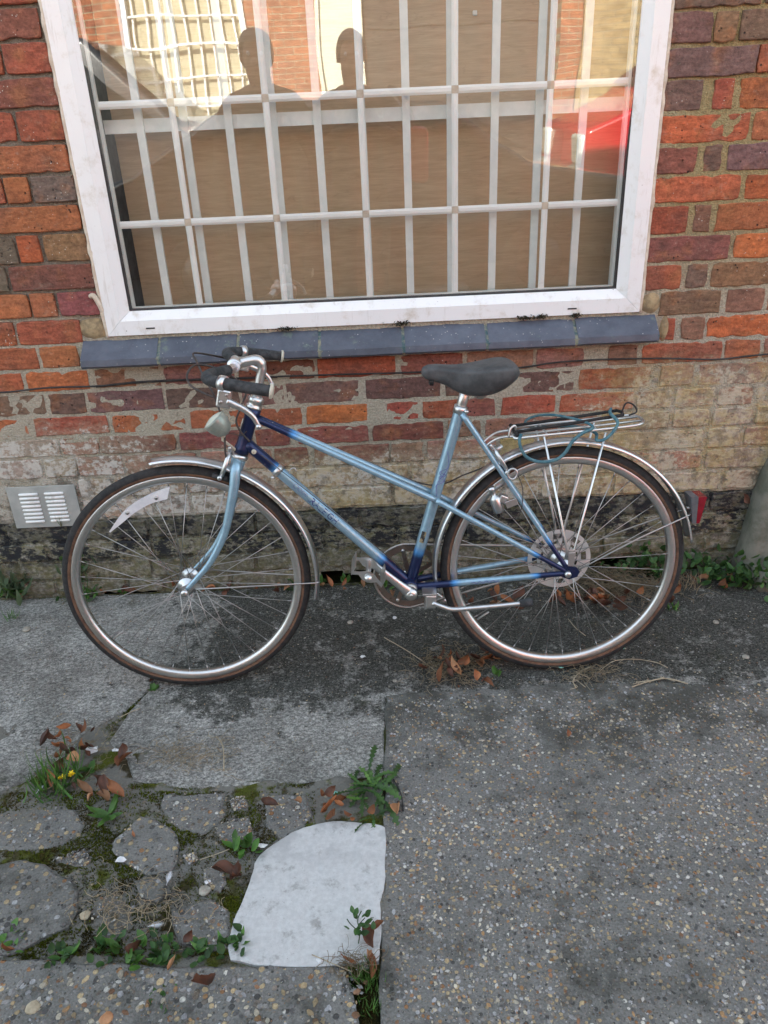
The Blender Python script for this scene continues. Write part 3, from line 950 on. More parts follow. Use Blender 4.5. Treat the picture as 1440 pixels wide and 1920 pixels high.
def mat_whitepaint():
    t = NT('white_ground_paint')
    p = t.pos()
    n = t.noise(p, 20, 8, .72)
    e = t.noise(p, 90, 5, .7)
    c = t.mix(t.ramp(n, .54, .66), (.55, .55, .545), (.36, .355, .345))
    c = scaled(t, c, t.ramp(e, .25, .75, .86, 1.08))
    sp = t.math('MULTIPLY', t.ramp(t.vor(p, 120).outputs['Distance'], .14, .07), t.ramp(t.noise(p, 30, 3), .55, .62))
    c = t.mix(t.math('MULTIPLY', sp, .7), c, (.16, .14, .12))
    dirt = t.ramp(t.noise(t.map(p, loc=(1, 7, 3)), 28, 8, .8), .60, .70)
    c = t.mix(t.math('MULTIPLY', dirt, .7), c, (.20, .18, .15))
    x, y, z = t.sep(p)
    g = t.math('MULTIPLY', t.ramp(t.noise(t.map(p, loc=(5, 5, 0)), 11, 4), .50, .58), t.ramp(y, -1.16, -1.07))
    c = t.mix(t.math('MULTIPLY', g, .7), c, (.38, .38, .38))
    return t.pbsdf(c, .7, nrm=t.bump(t.math('ADD', n, t.math('MULTIPLY', e, .6)), .5, .004))




def mat_rubble():
    t = NT('mossy_rubble')
    p = t.pos()
    f = t.noise(p, 160, 6, .75)
    v = t.vor(p, 85)
    c = t.mix(f, (.10, .096, .084), (.28, .27, .24))
    mk = t.math('MULTIPLY', t.ramp(v.outputs['Distance'], .42, .30), t.ramp(t.sep(v.outputs['Color'])[1], .5, .55))
    c = t.mix(mk, c, t.mix(t.sep(v.outputs['Color'])[0], (.10, .09, .08), (.36, .31, .23)))
    n = t.math('ADD', t.math('MULTIPLY', t.noise(p, 8, 3), .6), t.math('MULTIPLY', t.noise(p, 30, 6, .7), .4))
    z = t.sep(p)[2]
    g = t.ramp(t.math('SUBTRACT', n, t.math('MULTIPLY', t.math('ADD', z, .008), 10.0)), .46, .54)
    mc = t.mix(t.ramp(t.noise(t.map(p, loc=(4, 2, 0)), 10, 4), .42, .6), (.055, .045, .024), (.085, .100, .014))
    c = t.mix(g, c, scaled(t, mc, t.ramp(f, .2, .8, .5, 1.5)))
    return t.pbsdf(c, 1.0, nrm=t.bump(t.math('ADD', f, t.math('MULTIPLY', mk, .5)), .9, .006), Specular_IOR_Level=.2)


MT['rubble'] = mat_rubble()
MT['soil'] = mat_soil()
MT['asphalt'] = mat_asphalt()
MT['wpaint'] = mat_whitepaint()

m = MB(); m.add([(-60, -60, -.030), (60, -60, -.030), (60, 60, -.030), (-60, 60, -.030)], [(0, 1, 2, 3)], smooth=False)
tag(m.build('ground', MT['soil']), kind='structure')
m = MB(); m.add([(-.034, -1.30, -.0045), (3.2, -1.30, -.0045), (3.2, .03, -.0045), (-.034, .03, -.0045)], [(0, 1, 2, 3)], smooth=False)
tag(m.build('soil_bed', MT['soil']), kind='structure')
m = MB(); m.box((0, -5.6, -.045), (60, 4.4, .05)); tag(m.build('road', MT['asphalt']), kind='structure')
m = MB(); m.box((0, -8.45, .0), (60, 1.3, .20)); tag(m.build('pavement', MT['conc_old']), kind='structure')


def ragged(poly, step=.014, amp=.0035, sd=0.0, fine=.002):
    out = []
    n = len(poly)
    for i in range(n):
        a, b = Vector(poly[i]).to_2d(), Vector(poly[(i + 1) % n]).to_2d()
        L = (b - a).length
        if L < 1e-6: continue
        k = max(1, int(L / step)) if L < 2 else max(1, int(L / .05))
        nr = Vector((-(b - a).y, (b - a).x)).normalized()
        for j in range(k):
            p = a.lerp(b, j / k)
            e = amp * 1.6 * mnoise.noise((p.x * 14, p.y * 14, sd)) + fine * mnoise.noise((p.x * 70, p.y * 70, sd + 3))
            out.append(p + nr * e)
    return out


def slab(name, poly, top, mat, parent=None, bot=-.05, bev=.004, amp=.0035, dome=0.0, sd=0.0):
    pts = ragged(poly, amp=amp, sd=sd)
    n = len(pts)
    c = sum(pts, Vector((0, 0))) / n
    area = sum(pts[i].x * pts[(i + 1) % n].y - pts[(i + 1) % n].x * pts[i].y for i in range(n))
    sg = 1 if area > 0 else -1
    ins = []
    for i in range(n):
        tv = (pts[(i + 1) % n] - pts[i - 1])
        nv = Vector((-tv.y, tv.x)).normalized() * sg
        ins.append(pts[i] + nv * bev * 1.2)
    m = MB()
    vs = [(p.x, p.y, bot) for p in pts] + [(p.x, p.y, top - bev) for p in pts] + [(p.x, p.y, top) for p in ins]
    fs = [(i, (i + 1) % n, n + (i + 1) % n, n + i) for i in range(n)] + [(n + i, n + (i + 1) % n, 2 * n + (i + 1) % n, 2 * n + i) for i in range(n)]
    fs.append(tuple(range(2 * n, 3 * n)))
    m.add(vs, fs, smooth=False)
    me = m.mesh(name, mat)
    bm = bmesh.new(); bm.from_mesh(me)
    bmesh.ops.triangulate(bm, faces=[f for f in bm.faces if len(f.verts) > 4])
    bm.to_mesh(me); bm.free()
    return link(name, me, parent)


g2 = lambda px, py: G(px, py).to_2d()
ck = [g2(292, 1240), g2(286, 1285), g2(240, 1330), g2(170, 1370), g2(130, 1410), g2(60, 1462), g2(-40, 1500)]
ck = [Vector((-.66, -.30)), Vector((-.655, -.42))] + ck[1:]
offs = Vector((.006, -.004))
left_edge = [Vector((-.024, -.002)), Vector((-.024, -.60)), Vector((-.026, -.885)), g2(560, 1462), g2(430, 1472), g2(250, 1476)]
tip = g2(286, 1285)
lo = [c + offs for c in ck[3:5]]
hi = [c - offs for c in ck[3:]]
slab1 = slab('concrete_slab', [Vector((-3.2, -.002)), Vector((3.2, -.002)), Vector((3.2, -.655)), Vector((1.0, -.628)), g2(1150, 1283), g2(1000, 1288), g2(930, 1296), g2(800, 1300), Vector((-.017, -.603)), Vector((-.0225, -.75)), Vector((-.027, -.885)), g2(560, 1466), g2(430, 1474), g2(330, 1474), g2(250, 1462), g2(232, 1420), g2(205, 1388)] + list(reversed(lo[:1])) + [tip] + hi + [Vector((-1.6, -1.0)), Vector((-3.2, -1.0))], -.001, MT['conc_old'], sd=1.0)
slab4 = slab('concrete_slab', [Vector((-.0185, -.598)), g2(800, 1297), g2(930, 1293), g2(1000, 1284), g2(1150, 1280), Vector((1.0, -.622)), Vector((3.2, -.648)), Vector((3.2, -3.3)), Vector((-.10, -3.3)), Vector((-.047, -1.46)), Vector((-.033, -1.05))], .0012, MT['conc_agg'], sd=4.0, amp=.0045, bev=.002)
slab5 = slab('concrete_slab', [g2(-30, 1800), g2(100, 1800), g2(250, 1808), g2(330, 1812), g2(432, 1812), g2(540, 1812), g2(640, 1812), g2(660, 1850), g2(676, 1925), Vector((-.115, -3.3)), Vector((-3.2, -3.3)), Vector((-3.2, -1.28))], .003, MT['conc_agg2'], sd=5.0)
for s_ in (slab1, slab4, slab5): tag(s_, kind='structure')

# broken ground: loose concrete pieces with moss between them
zz = lambda a, b: g2(a / 1.895, 1250 + b / 1.895)
FR = [
    [(580, 452), (690, 446), (800, 448), (806, 520), (770, 560), (722, 592), (640, 575), (600, 552), (575, 505)],
    [(440, 585), (500, 532), (545, 540), (600, 572), (640, 640), (636, 690), (610, 722), (520, 738), (430, 695), (400, 650), (410, 610)],
    [(768, 562), (830, 535), (884, 532), (900, 590), (870, 640), (800, 620), (760, 590)],
    [(-60, 525), (60, 515), (200, 500), (262, 505), (300, 560), (285, 600), (220, 628), (90, 648), (-60, 652)],
    [(-60, 715), (80, 700), (165, 702), (230, 750), (285, 805), (278, 870), (240, 925), (120, 985), (20, 1012), (-60, 1030)],
    [(345, 815), (430, 822), (470, 870), (450, 960), (390, 985), (345, 960), (318, 900)],
    [(232, 668), (300, 648), (326, 676), (318, 706), (262, 712), (190, 690)],
    [(722, 715), (770, 712), (795, 745), (788, 790), (740, 775)],
    [(610, 870), (680, 845), (745, 832), (812, 862), (822, 930), (806, 1002), (720, 1005), (640, 985)],
    [(935, 455), (1020, 448), (1092, 458), (1112, 530), (1060, 572), (1000, 600), (950, 560)],
    [(650, 672), (690, 664), (702, 690), (670, 704)],
    [(812, 470), (870, 462), (880, 500), (830, 512)],
    [(480, 770), (560, 760), (600, 800), (560, 840), (500, 830)],
]
m = MB()
NX, NY = 170, 96
for i in range(NX + 1):
    for j in range(NY + 1):
        x = lerp(-1.35, -.026, i / NX); y = lerp(-1.375, -.62, j / NY)
        h = -.0045 + .007 * mnoise.noise((x * 11, y * 11, 3)) + .004 * mnoise.noise((x * 40, y * 40, 1)) + .002 * mnoise.noise((x * 110, y * 110, 1))
        if x > -.66 - (y + .70) * .9 and y > -.885: h = -.014
        if x > -.08 and y < -1.34: h = -.012
        m.v.append((x, y, h)); m.a.append(0.0)
for i in range(NX):
    for j in range(NY):
        m.f.append([i * (NY + 1) + j, (i + 1) * (NY + 1) + j, (i + 1) * (NY + 1) + j + 1, i * (NY + 1) + j + 1]); m.m.append(0); m.sm.append(True)
broken = m.build('broken_concrete', MT['rubble'])
tag(broken, kind='structure')
frag2d = []
for i, f in enumerate(FR):
    poly = [zz(a, b) for a, b in f]
    frag2d.append(poly)
    r = random.Random(i + 3)
    o = slab('concrete_piece', poly, r.uniform(-.001, .004), MT['conc_agg2'], broken, bot=-.04, bev=.005, amp=.009, sd=20.0 + i)
    o.rotation_euler = (r.uniform(-.006, .006), r.uniform(-.006, .006), 0)
# small chips
for i in range(60):
    r = random.Random(900 + i)
    c = zz(r.uniform(0, 1050), r.uniform(470, 1010))
    s_ = r.uniform(.006, .018)
    poly = [c + Vector((cos(a) * s_ * r.uniform(.6, 1.1), sin(a) * s_ * r.uniform(.6, 1.1))) for a in [2 * pi * k / 6 for k in range(6)]]
    o = slab('concrete_chip', poly, r.uniform(-.010, -.004), MT['conc_agg2'], broken, bot=-.03, bev=.003, amp=.001)
# white painted patch of smooth concrete
pp = [g2(a, b) for a, b in ((432, 1800), (430, 1770), (440, 1715), (470, 1655), (482, 1612), (520, 1578), (570, 1552), (640, 1538), (700, 1545), (720, 1552), (722, 1600), (718, 1680), (714, 1760), (710, 1802), (640, 1810), (560, 1812), (480, 1808))]
pp = [v.to_2d() for v in curve([p.to_3d() for p in pp[:10]], 5)] + pp[10:]
patch2d = pp
o = slab('painted_patch', pp, .0022, MT['wpaint'], bev=.0015, amp=.004, sd=40.0)
tag(o, kind='structure')


def inside(p, poly):
    c = False
    n = len(poly)
    j = n - 1
    for i in range(n):
        a, b = poly[i], poly[j]
        if (a[1] > p[1]) != (b[1] > p[1]) and p[0] < (b[0] - a[0]) * (p[1] - a[1]) / (b[1] - a[1]) + a[0]: c = not c
        j = i
    return c


# ---- gravel set in the concrete: one mesh per slab, coloured stone by stone
def mat_vcol(name, rough, attr='col', spec=.4, bs=400):
    t = NT(name)
    a = t.n('ShaderNodeAttribute', attribute_name=attr)
    n = t.noise(t.pos(), 300, 4, .7)
    c = scaled(t, a.outputs['Color'], t.ramp(n, .2, .8, .7, 1.25))
    c = scaled(t, c, t.ramp(t.math('ADD', t.math('MULTIPLY', t.noise(t.map(t.pos(), loc=(2, 4, 0)), 11, 7, .7), .6), t.math('MULTIPLY', t.noise(t.map(t.pos(), loc=(2, 4, 7)), 2.6, 4), .4)), .42, .64, 1.0, .48))
    return t.pbsdf(c, rough, nrm=t.bump(n, .4, .001), Specular_IOR_Level=spec)


MT['pebble'] = mat_vcol('pebble', .6)
PAL = [((.50, .38, .22), 3), ((.42, .25, .12), 1.6), ((.56, .50, .39), 3), ((.30, .29, .28), 5), ((.16, .155, .15), 5), ((.40, .40, .41), 3), ((.30, .16, .09), 1.5), ((.58, .55, .50), 1.0), ((.24, .205, .17), 4)]
PALC = [c for c, w_ in PAL]; PALW = [w_ for c, w_ in PAL]
OCT_V = [(1, 0, 0), (0, 1, 0), (-1, 0, 0), (0, -1, 0), (.55, .55, .75), (-.55, .55, .75), (-.55, -.55, .75), (.55, -.55, .75), (0, 0, -.6)]
OCT_F = [(4, 5, 6, 7), (0, 1, 4), (1, 5, 4), (1, 2, 5), (2, 6, 5), (2, 3, 6), (3, 7, 6), (3, 0, 7), (0, 4, 7), (0, 8, 1), (1, 8, 2), (2, 8, 3), (3, 8, 0)]


def colored(name, vs, fs, cols, mat, parent=None, smooth=False):
    me = bpy.data.meshes.new(name)
    me.from_pydata(vs, [], fs)
    me.materials.append(mat)
    at = me.color_attributes.new('col', 'FLOAT_COLOR', 'POINT')
    at.data.foreach_set('color', [k for c in cols for k in (c[0], c[1], c[2], 1)])
    if smooth: me.polygons.foreach_set('use_smooth', [True] * len(me.polygons))
    me.update()
    return link(name, me, parent)


def gravel(name, parent, n, gen, z, rmin, rmax, sd):
    r = random.Random(sd)
    vs, fs, cs = [], [], []
    for _ in range(n):
        p = gen(r)
        if p is None: continue
        x, y = p
        R_ = rmin + (rmax - rmin) * r.random() ** 2.6
        a = r.uniform(0, pi * 2)
        ex, ey, ez = R_ * r.uniform(.8, 1.3), R_ * r.uniform(.6, .9), R_ * r.uniform(.35, .6)
        c = r.choices(PALC, PALW)[0]
        k = r.uniform(.7, 1.2)
        b = len(vs)
        for (u, v, w_) in OCT_V:
            u *= ex * r.uniform(.8, 1.15); v *= ey * r.uniform(.8, 1.15)
            vs.append((x + u * cos(a) - v * sin(a), y + u * sin(a) + v * cos(a), z - ez * .25 + w_ * ez * r.uniform(.8, 1.1)))
            cs.append((c[0] * k, c[1] * k, c[2] * k))
        fs += [tuple(i + b for i in f) for f in OCT_F]
    o = colored(name, vs, fs, cs, MT['pebble'], parent)
    tag(o, kind='stuff')


def gen4(r):
    y = -.61 - 1.33 * r.random() ** .9
    x = r.uniform(-.02, 1.25)
    if x < -.0003 + .0327 * y + .012: return None
    if mnoise.noise((x * 6, y * 6, 1)) + .5 * mnoise.noise((x * 17, y * 17, 4)) < -.1 and r.random() < .72: return None
    return x, y


gravel('gravel', slab4, 44000, gen4, .0012, .0008, .0056, 1)
def gen5(r):
    y = r.uniform(-1.9, -1.352); x = r.uniform(-1.2, -.07)
    if y > -1.36 and x > -.2: return None
    return x, y
gravel('gravel', slab5, 6500, gen5, .003, .0012, .0085, 2)
def genf(r):
    f = frag2d[r.randrange(len(frag2d))]
    for _ in range(12):
        p = Vector((r.uniform(min(q.x for q in f), max(q.x for q in f)), r.uniform(min(q.y for q in f), max(q.y for q in f))))
        if inside(p, f): return p.x, p.y
    return None
gravel('gravel', broken, 2200, genf, .0025, .001, .004, 3)
def gen3(r): return r.uniform(-.015, 1.3), -.598 + .55 * r.random() ** 1.5
gravel('gravel', slab1, 2600, gen3, -.001, .001, .0035, 4)
def gen2(r):
    x, y = r.uniform(-1.15, -.03), -.87 + .85 * r.random()
    return (x, y) if y > -.62 or x > -.58 else None
gravel('gravel', slab1, 4200, gen2, -.001, .001, .0032, 5)

# ---- moss: thousands of tiny tufts in the joints
MT['moss'] = mat_vcol('moss', 1.0, spec=.1)


def moss(name, n, gen, sd, hs=1.0):
    r = random.Random(sd)
    vs, fs, cs = [], [], []
    for _ in range(n):
        q = gen(r)
        if q is None: continue
        x, y, z = q
        d = mnoise.noise((x * 16, y * 16, 2.2))
        h = r.uniform(.002, .006) * hs * (1 + .7 * d)
        c0 = (.115, .135, .014) if d > -.1 else (.075, .062, .020)
        if r.random() < .12: c0 = (.10, .085, .03)
        k = r.uniform(.5, 1.5)
        for _k in range(3):
            a = r.uniform(0, 2 * pi)
            wd = r.uniform(.0008, .0018)
            lx, ly = r.uniform(-.003, .003), r.uniform(-.003, .003)
            b = len(vs)
            vs += [(x + cos(a) * wd, y + sin(a) * wd, z), (x - cos(a) * wd, y - sin(a) * wd, z), (x + lx, y + ly, z + h)]
            cs += [tuple(e * k * .7 for e in c0), tuple(e * k * .7 for e in c0), tuple(e * k * 1.2 for e in c0)]
            fs.append((b, b + 1, b + 2))
    o = colored(name, vs, fs, cs, MT['moss'])
    return o


def genm(r):
    p = zz(r.uniform(-20, 1120), r.uniform(440, 1025))
    if inside(p, patch2d): return None
    for f in frag2d:
        if inside(p, f): return None
    d = mnoise.noise((p.x * 7, p.y * 7, 5.5))
    if d < -.12 and r.random() < .8: return None
    return p.x, p.y, -.0055 + .007 * mnoise.noise((p.x * 11, p.y * 11, 3)) + .004 * mnoise.noise((p.x * 40, p.y * 40, 1))
o = moss('moss', 60000, genm, 11)
tag(o, 'green and brown moss filling the cracks of broken concrete', 'moss', kind='stuff')
JL = [[g2(240, 1472), g2(430, 1474), g2(560, 1466), g2(700, 1455)], [g2(-20, 1790), g2(200, 1800), g2(432, 1808)], [Vector((-.021, -.62)), Vector((-.03, -1.0))], [g2(692, 1815), g2(686, 1860), g2(692, 1925)], [g2(286, 1290), g2(240, 1335), g2(150, 1395), g2(60, 1470)]]
def genj(r):
    l = JL[r.choices(range(5), (3, 3, 1.2, 2, 2))[0]]
    i = r.randrange(len(l) - 1)
    p = l[i].lerp(l[i + 1], r.random())
    return p.x + r.gauss(0, .006), p.y + r.gauss(0, .006), -.009
o = moss('moss', 9000, genj, 12, 1.2)
tag(o, 'thin line of moss in the joints between slabs', 'moss', kind='stuff')
def genw(r):
    return r.uniform(-1.2, 1.2), -abs(r.gauss(0, .03)), -.008
o = moss('moss', 12000, genw, 13, 1.6)
tag(o, 'dark moss and grime along the foot of the brick wall', 'moss', kind='stuff')

# ------------------------------------------------------------------ bicycle
LEAN = radians(5.5)
bike = empty('bicycle', (0, -.515, 0), (-LEAN, 0, 0))
tag(bike, 'light blue and navy step-through bicycle with silver mudguards leaning by the wall', 'bicycle')


def mat_paint():
    t = NT('two_tone_frame_paint')
    f = t.n('ShaderNodeAttribute', attribute_name='fade').outputs['Fac']
    p = t.obj()
    n = t.noise(p, 60, 6, .7)
    ff = t.math('ADD', f, t.math('MULTIPLY', t.math('SUBTRACT', t.noise(p, 40, 3), .5), .12))
    light = t.mix(t.ramp(n, .35, .7), (.30, .455, .56), (.235, .375, .475))
    mid = t.mix(t.ramp(ff, .35, .75), light, (.07, .28, .62))
    c = t.mix(t.ramp(ff, .62, .92), mid, (.012, .022, .078))
    sc = t.math('MULTIPLY', t.ramp(t.vor(p, 85).outputs['Distance'], .15, .07), t.ramp(t.noise(p, 22, 2), .56, .64))
    c = t.mix(sc, c, t.mix(n, (.5, .48, .46), (.08, .05, .04)))
    dirt = t.ramp(t.noise(t.map(p, (3, 3, 1)), 26, 7, .75), .60, .78)
    c = t.mix(t.math('MULTIPLY', dirt, .45), c, (.17, .16, .145))
    return t.pbsdf(c, t.ramp(n, .3, .7, .28, .42), .5, t.bump(n, .12, .001), Coat_Weight=.25, Coat_Roughness=.15)


MT['paint'] = mat_paint()
MT['chrome'] = mat_metal('chrome', (.70, .70, .69), .33, .06)
MT['alloy'] = mat_metal('alloy', (.66, .66, .66), .34, .12, (.22, .19, .16))
MT['dull'] = mat_metal('dull_steel', (.46, .44, .42), .42, .62, (.13, .075, .05))
MT['guard'] = mat_metal('mudguard_steel', (.72, .73, .74), .30, .22, (.34, .29, .27), 30)
MT['spoke'] = mat_metal('spoke_steel', (.44, .43, .42), .38, .1)
MT['ring'] = mat_metal('chainring_steel', (.42, .36, .32), .5, .6, (.16, .10, .07), 60)
MT['tread'] = mat_simple('tyre_tread', (.010, .010, .011), (.028, .026, .025), 70, .8, bump=.001)
MT['gum'] = mat_simple('tyre_sidewall', (.085, .042, .026), (.16, .085, .05), 40, .85)
MT['foam'] = mat_simple('foam_grip', (.024, .026, .028), (.06, .063, .066), 55, .95, bump=.002, bscale=240)
MT['vinyl'] = mat_simple('saddle_vinyl', (.045, .048, .051), (.085, .088, .092), 26, .62, bump=.0012, bscale=260)
MT['cream'] = mat_simple('cream_plastic', (.50, .47, .38), (.62, .58, .48), 40, .5)
MT['whitepl'] = mat_simple('white_plastic_reflector', (.66, .66, .70), (.80, .80, .82), 30, .25)
MT['redlens'] = mat_simple('red_lens', (.16, .006, .014), (.26, .010, .022), 25, .18)
MT['greylens'] = mat_simple('grey_plastic', (.09, .094, .105), (.14, .145, .155), 25, .4)
MT['lamp'] = mat_simple('lamp_green_grey', (.24, .28, .25), (.36, .39, .34), 18, .35, metal=.3)
MT['lens'] = mat_simple('lamp_lens', (.55, .60, .50), (.66, .68, .58), 25, .2)
MT['disc'] = mat_simple('spoke_protector_plastic', (.80, .76, .74), (.86, .83, .81), 35, .55)
MT['teal_cord'] = mat_simple('teal_cord', (.03, .11, .15), (.10, .20, .22), 60, .75)
MT['decal'] = mat_simple('blue_decal', (.008, .014, .13), (.012, .03, .20), 90, .5)
MT['decal2'] = mat_simple('violet_decal', (.10, .09, .30), (.22, .24, .45), 90, .5)
MT['stick'] = mat_simple('gold_sticker', (.30, .24, .14), (.02, .02, .02), 55, .4, lo=.45, hi=.55)

K = lambda u, w_, t=0.0: Vector((u, -t, w_))      # along, up, towards the street
HT, HB = K(-.310, .788), K(-.354, .676)           # head tube ends
AX = (HT - HB).normalized()


def steer(p, ang=radians(-4)):
    p = Vector(p)
    return Matrix.Rotation(-ang, 3, AX) @ (p - HB) + HB





def tubepart(name, a, b, r, fades, parent, n=14, segs=14, r1=None, mat='paint'):
    m = MB()
    path = [lerp(Vector(a), Vector(b), i / segs) for i in range(segs + 1)]
    L = (Vector(b) - Vector(a)).length
    at = []
    for i in range(segs + 1):
        d = L * i / segs
        v = 0.0
        if fades[0]: v = max(v, 1 - max(0, d - fades[0]) / .07)
        if fades[1]: v = max(v, 1 - max(0, (L - d) - fades[1]) / .07)
        at.append(max(0.0001, v))
    rr = [lerp(r, r1 if r1 else r, i / segs) for i in range(segs + 1)]
    m.tube(path, rr, n, att=at)
    return m.build(name, MT[mat], parent)


# frame: head tube carries the other tubes
m = MB()
m.tube([HB, lerp(HB, HT, .12), lerp(HB, HT, .16), lerp(HB, HT, .8), lerp(HB, HT, .84), HT], [.0195, .0195, .0172, .0172, .0192, .0192], 18, att=[1.3] * 6)
frame = m.build('frame', MT['paint'], bike)
BB = K(.061, .288)
RD = K(.47, .327)
DT0, DT1 = K(-.338, .700), BB
dtube = tubepart('down_tube', DT0, DT1, .0148, (.075, .085), frame, 18, 40)
ST1 = K(.203, .768)
stube = tubepart('seat_tube', BB, ST1, .0145, (.075, 0), frame, 18, 36)
for s in (1, -1):
    a, b, c = K(-.305, .762, s * .008), K(.134, .533, s * .026), RD + K(0, .004, s * .062) - K(0, 0)
    tubepart('top_tube', a, b, .0082, (.075, 0), frame, 12, 30)
    tubepart('top_tube', b, c, .0080, (0, .075), frame, 12, 26, .0065)
    tubepart('seat_stay', K(.204, .752, s * .012), RD + K(0, .012, s * .062), .0072, (0, .07), frame, 12, 26, .0062)
    tubepart('chain_stay', BB + K(.012, 0, s * .022), RD + K(-.004, 0, s * .062), .0100, (.085, .055), frame, 12, 26, .0072)
    m = MB()
    m.prism([(.452, .338), (.455, .318), (.475, .310), (.496, .316), (.502, .330), (.494, .343), (.478, .346), (.468, .352)], -s * .060, -s * .065, 'y')
    m.a = [1.3] * len(m.v)
    m.build('dropout', MT['paint'], frame)
m = MB()
m.lathe([(.001, -.036), (.019, -.036), (.021, -.030), (.021, .030), (.019, .036), (.001, .036)], 22, BB)
m.a = [1.3] * len(m.v)
m.build('bottom_bracket', MT['paint'], frame)
m = MB(); m.lathe([(.001, -.044), (.014, -.044), (.017, -.040), (.018, -.036), (.012, -.034)], 20, BB); m.build('bearing_cup', MT['dull'], frame)
# seat clamp
m = MB()
m.tube([lerp(BB, ST1, .965), ST1 + K(.0004, .002)], .0168, 16, att=[.0001, .0001])
m.tube([K(.215, .757, .018), K(.215, .757, -.018)], .005, 10)
m.build('seat_clamp', MT['alloy'], frame)
# band and cable stop on down tube
DD = (DT1 - DT0).normalized()
m = MB(); p = DT0 + DD * .105
m.tube([p - DD * .008, p + DD * .008], .0168, 18); m.tube([p + K(-.012, -.014, .008), p + K(-.016, -.019, .010)], .0055, 8)
m.build('clamp_band', MT['alloy'], frame)
m = MB(); p = DT0 + DD * .135
m.tube(curve([p + K(.006, .010, .004), p + K(.012, .024, .004), p + K(.022, .026, .004), p + K(.026, .018, .004)], 5), .0017, 6); m.build('cable_hook', MT['alloy'], frame)
m = MB(); m.lathe([(.001, -.0172), (.0055, -.0172), (.0065, -.015)], 12, DT0 + DD * .028); m.build('badge_rivet', MT['cream'], frame)
# white scuffs at the front of the head tube
m = MB(); m.tube([steer(lerp(HB, HT, .45) + K(-.0165, .004, .004), 0), steer(lerp(HB, HT, .74) + K(-.0165, .004, .004), 0)], .0022, 6); m.build('head_badge', MT['cream'], frame)


def text_on_tube(s, size, p0, d, r, mat, name, parent, side, shear=0.0, ang0=0.0):
    """lettering wrapped on a tube; d runs along the tube, side is the outward radial direction facing the street"""
    cu = bpy.data.curves.new('t', 'FONT')
    cu.body = s; cu.size = size; cu.shear = shear; cu.space_character = 1.0
    to = bpy.data.objects.new('t', cu)
    col.objects.link(to)
    bpy.context.view_layer.update()
    me0 = bpy.data.meshes.new_from_object(to)
    bpy.data.objects.remove(to)
    d = Vector(d).normalized()
    side = (Vector(side) - d * Vector(side).dot(d)).normalized()
    upv = side.cross(d)
    bm = bmesh.new(); bm.from_mesh(me0)
    bmesh.ops.triangulate(bm, faces=bm.faces)
    for v in bm.verts:
        x, y = v.co.x, v.co.y - size * .35
        a = y / r + ang0
        v.co = Vector(p0) + d * x + (side * cos(a) + upv * sin(a)) * (r + .0005)
    bm.to_mesh(me0); bm.free()
    me0.materials.clear(); me0.materials.append(mat)
    return link(name, me0, parent)


text_on_tube('RALEIGH', .0235, DT0 + DD * .216, DD, .0148, MT['decal'], 'lettering', dtube, K(0, 0, 1) - K(0, 0), ang0=.15)
text_on_tube('o', .010, DT0 + DD * .212, DD, .0148, MT['decal'], 'emblem', dtube, K(0, 0, 1), ang0=-.3)
# faded swirl marks ahead of the name
for kx, (ra, l0) in enumerate(((.006, .165), (.005, .178), (.0042, .190), (.0036, .200))):
    m = MB(); side = (K(0, 0, 1) - DD * 0); upv = side.cross(DD)
    pts = []
    for i in range(14):
        a = 2 * pi * i / 16
        x, y = l0 + ra * cos(a), ra * sin(a) + .003
        q = y / .0148
        pts.append(DT0 + DD * x + (side * cos(q) + upv * sin(q)) * .0150)
    m.tube(pts, .0006, 5)
    m.build('emblem', MT['decal2'], dtube)
# script marks on the seat tube
SD = (ST1 - BB).normalized()
side = K(0, 0, 1); upv = side.cross(SD)
for k, (l0, l1, am) in enumerate(((.265, .385, .008), (.285, .345, .010), (.300, .330, .009))):
    m = MB(); pts = []
    for i in range(28):
        t_ = i / 27
        x = lerp(l0, l1, t_); y = am * sin(t_ * (7 + 3 * k) + k) - .002
        q = y / .0145
        pts.append(BB + SD * x + (side * cos(q) + upv * sin(q)) * .0147)
    m.tube(pts, .0007, 5)
    m.build('script_mark', MT['decal2'], stube)
m = MB(); vs = []
for l in (.128, .160):
    for y in (-.006, -.002, .002, .006):
        q = y / .0145 + .25
        vs.append(BB + SD * l + (side * cos(q) + upv * sin(q)) * .0149)
m.add(vs, [(0, 1, 5, 4), (1, 2, 6, 5), (2, 3, 7, 6)])
m.build('sticker', MT['stick'], stube)
# scrolled mark on the near chain stay
m = MB(); a, b = BB + K(.012, 0, .022), RD + K(-.004, 0, .062)
pts = [lerp(a, b, lerp(.38, .56, i / 29)) + K(0, .003 * sin(i * .9) , .0092) for i in range(30)]
m.tube(pts, .0007, 5); m.build('script_mark', MT['decal2'], frame)


